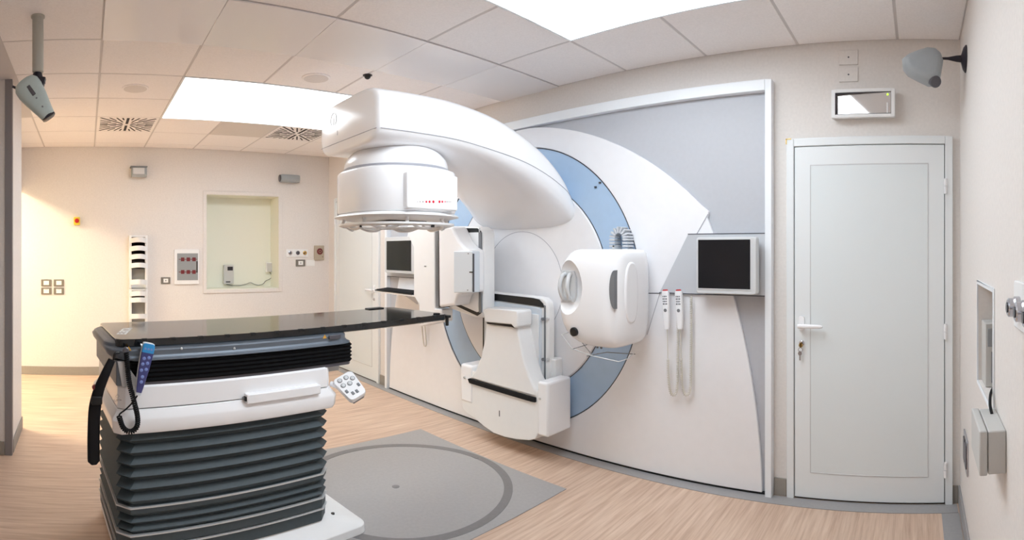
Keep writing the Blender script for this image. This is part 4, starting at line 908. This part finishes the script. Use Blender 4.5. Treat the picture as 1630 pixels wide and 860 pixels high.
# sill of the niche: handset and junction box with a cable
XN = XL - 0.30
def nl(x, y): p = at(x, y, X=XN); return p.y, p.z
t = thing('wall_transmitter', (XN, nl(362, 450)[0], nl(362, 453)[1]), 'pale grey handheld unit with dark display fixed in the wall niche', 'transmitter')
(ya, za), (yb, zb) = nl(354.8, 422), nl(370.5, 452)
body = MB().prism('X', rrect(ya, yb, zb, za, 0.01), XN+0.001, XN+0.05).build('body', 'device_grey', t, bevel=0.006)
(ya, za), (yb, zb) = nl(360.5, 424.5), nl(369, 430.5); MB().box((XN+0.05, ya, zb), (XN+0.052, yb, za)).build('display', 'lens_dark', body)
(ya, za), (yb, zb) = nl(358, 447.8), nl(365, 449.4); MB().box((XN+0.05, ya, zb), (XN+0.052, yb, za)).build('slot', 'slot_dark', body)
t = thing('junction_box', (XN, nl(428, 444)[0], nl(428, 433)[1]), 'small white junction box in the wall niche', 'junction box')
(ya, za), (yb, zb) = nl(422.5, 418), nl(436.5, 433)
MB().box((XN+0.001, ya, zb), (XN+0.05, yb, za)).build('box', 'white_plastic', t, bevel=0.005)
MB().box((XN+0.05, ya+0.006, zb+0.006), (XN+0.055, yb-0.006, za-0.006)).build('lid', 'device_grey', t, bevel=0.003)
cpx = ((358, 450), (361, 453), (370, 454.5), (382, 454.3), (392, 452), (398, 450), (404, 452.5), (411, 454), (418, 452), (422, 447.5), (428, 444.5), (432, 441), (431, 437), (428, 433))
tag(MB().tube(smooth_path([(XN+0.02, *nl(a, b_)) for a, b_ in cpx], 4), 0.0045, 6).build('niche_cable', 'cord_grey'), 'thin grey cable sagging between the two units in the niche', 'cable')
# outlets near the corner
t = wthing('gas_outlet_plate', 473, 409, 'white plate with three round gas outlets beside the niche', 'gas outlet')
wbox((455.5, 397, 490, 409), 0.0005, 0.010, 'plate', 'white_plastic', t, 0.002, 0.006)
for px, m_ in ((461.5, 'chrome'), (473.5, 'lens_grey'), (484.5, 'brass')):
    y_, z_ = wl(px, 402.7)
    o = MB().lathe((XL+0.009, y_, z_), (1, 0, 0), [(0.026, 0), (0.026, 0.012), (0.018, 0.016), (0.012, 0.010), (0, 0.010)], 20).build('outlet_ring', m_, t)
    MB().lathe((XL+0.018, y_, z_), (1, 0, 0), [(0.009, 0), (0.009, 0.004), (0, 0.004)], 14).build('outlet_core', 'seam_dark', o)
o = wbox((487.5, 414, 501, 423.5), 0.0005, 0.0015, 'wall_label', 'socket_white', None, 0)
tag(o, 'blank white paper label on the wall under the gas outlets', 'label')
t = wthing('alarm_call_point', 507, 414, 'beige wall box with round dark red alarm button', 'alarm button')
wbox((499.5, 391, 514.5, 414), 0.0005, 0.03, 'box', 'beige_box', t, 0.003, 0.006)
y_, z_ = wl(507.5, 400.5)
MB().lathe((XL+0.03, y_, z_), (1, 0, 0), [(0.042, -0.002), (0.042, 0.004), (0.030, 0.008), (0, 0.008)], 28).build('button', 'dark_red', t)
MB().ring('X', (y_, z_), 0.016, 0.020, XL+0.0375, XL+0.0388, 24).build('button_mark', 'beige_box', t)
y_, z_ = wl(512, 409); MB().cyl((XL+0.029, y_, z_), (XL+0.032, y_, z_), 0.005, n=10).build('led', 'slot_dark', t)

# ================================================================== fittings on the back wall
t = thing('emergency_light', (at(1376, 190, Y=YB).x, YB, at(1376, 190, Y=YB).z), 'white framed emergency light with clear cover over the service door', 'emergency light')
P = xz([(1325, 147), (1425, 143), (1425, 187), (1325, 191)], YB-0.03); x0, x1 = P[0][0], P[1][0]; z1, z0 = (P[0][1]+P[1][1])/2, (P[2][1]+P[3][1])/2
MB().box((x0+0.004, YB-0.03, z0+0.004), (x1-0.004, YB-0.001, z1-0.004)).build('housing', 'white_plastic', t, bevel=0.004)
mb = MB(); i = 0.022
mb.box((x0, YB-0.07, z0), (x0+i, YB-0.028, z1)).box((x1-i, YB-0.07, z0), (x1, YB-0.028, z1)).box((x0+i, YB-0.07, z0), (x1-i, YB-0.028, z0+i*0.8)).box((x0+i, YB-0.07, z1-i*0.8), (x1-i, YB-0.028, z1))
mb.build('rim', 'white_plastic', t, bevel=0.003)
mb = MB(); j = i+0.003
mb.box((x0+i, YB-0.066, z0+i*0.8), (x0+j, YB-0.03, z1-i*0.8)).box((x1-j, YB-0.066, z0+i*0.8), (x1-i, YB-0.03, z1-i*0.8)).box((x0+i, YB-0.066, z1-i*0.8-0.003), (x1-i, YB-0.03, z1-i*0.8)).box((x0+i, YB-0.066, z0+i*0.8), (x1-i, YB-0.03, z0+i*0.8+0.003))
mb.build('gasket', 'seam_dark', t, smooth=False)
MB().prism('Z', [(x0+j, YB-0.031), (x0+j, YB-0.036), (x1-j, YB-0.064), (x1-j, YB-0.031)], z0+i*0.8+0.003, z1-i*0.8-0.003).build('clear_cover', 'clear_cover', t, smooth=False)
p = at(1413, 151, Y=YB-0.055); MB().cyl((p.x, YB-0.0655, p.z), (p.x, YB-0.055, p.z), 0.006, n=12).build('led', 'green_led', t)
p = at(1412.5, 172, Y=YB-0.055); MB().box((p.x-0.004, YB-0.0645, p.z-0.03), (p.x+0.004, YB-0.055, p.z+0.03)).build('tube_end', 'white_gloss', t)
for py0, py1, lab in ((81, 103, 'blank cream cover plate on the wall just below the ceiling'), (109, 130, 'blank cream cover plate on the wall just above the emergency light')):
    t = thing('blanking_plate', (at(1350, py1, Y=YB).x, YB, at(1350, py1, Y=YB).z), lab, 'cover plate')
    a, b_ = at(1336, py0, Y=YB), at(1366, py1, Y=YB)
    MB().box((a.x, YB-0.009, b_.z), (b_.x, YB-0.0005, a.z)).build('plate', 'wall_paint', t, bevel=0.002)
    MB().lathe(((a.x+b_.x)/2, YB-0.009, (a.z+b_.z)/2), (0, -1, 0), [(0.005, 0), (0.005, 0.001), (0, 0.0015)], 10).build('screw', 'seam_dark', t)

# ================================================================== fittings on the right wall (plane x = XR)
def wr(x, y): p = at(x, y, X=XR); return p.y, p.z
# junction box with a cable from the niche
t = thing('junction_box', (XR, 1.58, 0.86), 'grey plastic junction box with lid low on the wall under the niche', 'junction box')
MB().box((0.197, 1.475, 0.862), (XR-0.0005, 1.69, 0.985)).build('box', 'device_grey', t, bevel=0.004)
MB().box((0.172, 1.472, 0.860), (0.195, 1.693, 0.987)).build('lid', 'device_grey', t, bevel=0.004)
tag(MB().tube(smooth_path([(XR-0.02, 1.63, 0.985), (XR-0.022, 1.66, 1.01), (XR-0.005, 1.74, 1.03), (XR+0.04, 1.85, 1.035), (XR+0.07, 1.95, 1.06)], 6), 0.005, 7).build('box_cable', 'black_rubber'), 'short black cable from the junction box into the wall niche', 'cable')
t = thing('niche_device', (XR+0.08, 2.1, 0.96), 'grey device standing inside the right-hand wall niche', 'device')
MB().box((XR+0.012, 2.04, 0.962), (XR+0.11, 2.165, 1.21)).build('case', 'device_grey', t, bevel=0.004)
MB().box((XR+0.020, 2.034, 1.12), (XR+0.05, 2.041, 1.19)).build('face_plate', 'panel_grey', t, bevel=0.002)
MB().box((XR+0.035, 2.034, 0.98), (XR+0.042, 2.041, 1.10)).build('cable_duct', 'button_grey', t)
# medical gas outlets
t = thing('gas_outlet_plate', (XR, 1.15, 1.30), 'white plate with chrome gas outlets above the junction box', 'gas outlet')
MB().prism('X', rrect(0.93, 1.30, 1.305, 1.42, 0.01), XR-0.012, XR-0.0005).build('plate', 'white_plastic', t, bevel=0.003)
for y_ in (1.225, 1.13, 1.035):
    o = MB().lathe((XR-0.012, y_, 1.36), (-1, 0, 0), [(0.026, 0), (0.026, 0.012), (0.022, 0.016), (0.022, 0.026), (0.018, 0.029), (0.012, 0.026), (0, 0.026)], 28).build('outlet_ring', 'chrome', t)
    MB().lathe((XR-0.039, y_, 1.36), (-1, 0, 0), [(0.012, 0), (0.012, 0.004), (0, 0.004)], 16).build('outlet_core', 'lens_dark', o)
# low socket with hanging cover
t = thing('wall_socket', (XR, 2.7, 0.34), 'chrome double socket low on the wall beside the door', 'wall socket')
MB().prism('X', rrect(2.60, 2.80, 0.37, 0.55, 0.012), XR-0.008, XR-0.0005).build('plate', 'chrome', t, bevel=0.003)
for y_ in (2.655, 2.745):
    MB().prism('X', rrect(y_-0.035, y_+0.035, 0.40, 0.52, 0.01), XR-0.013, XR-0.007).build('insert', 'lens_grey', t, bevel=0.003)
# security camera on its bracket near the corner
t = thing('security_camera', (XR, 2.72, 2.487), 'grey camera housing on a black wall bracket high beside the corner', 'camera')
cz = at(1538, 94, X=XR).z; CYY = at(1538, 94, X=XR).y
MB().lathe((XR, CYY, cz), (-1, 0, 0), [(0.069, 0.0005), (0.068, 0.006), (0.055, 0.016), (0.03, 0.024), (0.018, 0.028), (0.016, 0.05), (0.007, 0.095), (0.006, 0.13)], 28).build('bracket', 'bracket_dark', t)
out = xz([(1436, 98), (1437, 108), (1445, 118), (1462, 127), (1478, 134.5), (1489, 134), (1496, 127), (1499, 112), (1501, 100), (1497, 88), (1489, 81), (1476, 80), (1460, 85), (1445, 91)], 2.72)
ctr = (sum(p[0] for p in out)/len(out), sum(p[1] for p in out)/len(out))
def osec(k, y_): return [(ctr[0]+(x-ctr[0])*k, y_, ctr[1]+(z-ctr[1])*k) for x, z in out]
MB().loft([osec(0.70, 2.64), osec(0.90, 2.655), osec(1.0, 2.685), osec(1.0, 2.76), osec(0.85, 2.80), osec(0.6, 2.82)]).build('housing', 'camera_grey2', t, bevel=0.006, angle=45)
p = at(1487, 125.5, Y=2.66); MB().lathe((p.x, 2.69, p.z), (0.25, -0.85, -0.45), [(0.030, -0.02), (0.030, 0.030), (0.026, 0.036), (0, 0.036)], 24).build('lens', 'lens_grey', t)
# camera hanging from the ceiling by the passage
PX, PY_ = -2.80, -0.26
t = thing('ceiling_camera', (PX, PY_, ZC), 'pale grey-green camera hanging on a pole from the ceiling', 'camera')
MB().lathe((PX, PY_, ZC), (0, 0, -1), [(0.037, 0.0), (0.037, 0.012), (0.030, 0.016), (0.030, 0.30), (0.026, 0.305)], 28).build('pole', 'pole_grey', t)
def cp_(x, y, d=0.0):
    """point near the pole's distance at a photo pixel"""
    p = at(x, y, X=PX); return Vector((PX + d, p.y, p.z))
MB().tube([cp_(60, 116), cp_(61, 126)], [0.022, 0.026], 16).build('swivel', 'bracket_dark', t)
mb = MB(); mb.obox(cp_(66, 130), (0.02, 0, 0), (0, 0.018, -0.004), (0, 0.006, 0.022)); mb.tube([cp_(66, 132), cp_(72, 131)], 0.009, 8); mb.tube([cp_(55, 117), cp_(49, 127)], 0.006, 8)
mb.build('clamp', 'bracket_dark', t, bevel=0.003)
A, B = cp_(41, 134), cp_(78, 186.5); d = (B-A).normalized(); n_ = Vector((1, 0, 0)); q = n_.cross(d).normalized()
secs = []
for u, h_, w_, sh_ in ((-0.09, 0.034, 0.034, 0.0), (-0.05, 0.058, 0.046, 0.0), (0.05, 0.072, 0.054, 0.0), (0.2, 0.073, 0.056, 0.0), (0.45, 0.064, 0.050, 0.0), (0.8, 0.046, 0.042, 0.0), (1.0, 0.037, 0.036, 0.0)):
    c = A + (B-A)*u; secs.append([c + n_*a*w_ + q*b_*h_ for a, b_ in sup(0, 0, 1, 1, 3.2, 28)])
MB().loft(secs).build('housing', 'camera_grey', t, angle=50)
MB().loft([[B + d*e_ + n_*a*w_ + q*b_*h_ for a, b_ in sup(0, 0, 1, 1, 3.0, 28)] for e_, h_, w_ in ((-0.035, 0.0398, 0.0385), (0.002, 0.038, 0.0365), (0.006, 0.032, 0.031))]).build('lens', 'lens_dark', t)
c = A + (B-A)*0.28 + q*-0.0; MB().obox(c + n_*0.053, d*0.03, q*0.010, n_*0.004).build('side_slot', 'lens_grey', t, bevel=0.003)
for u in (0.5, 0.75):
    c = A + (B-A)*u + n_*(0.052 - 0.010*u); MB().lathe(c, n_, [(0.005, -0.004), (0.005, 0.002), (0, 0.003)], 10).build('screw', 'button_grey', t)
MB().tube([cp_(28, 141), cp_(20, 138)], 0.007, 8).build('cable_stub', 'bracket_dark', t)
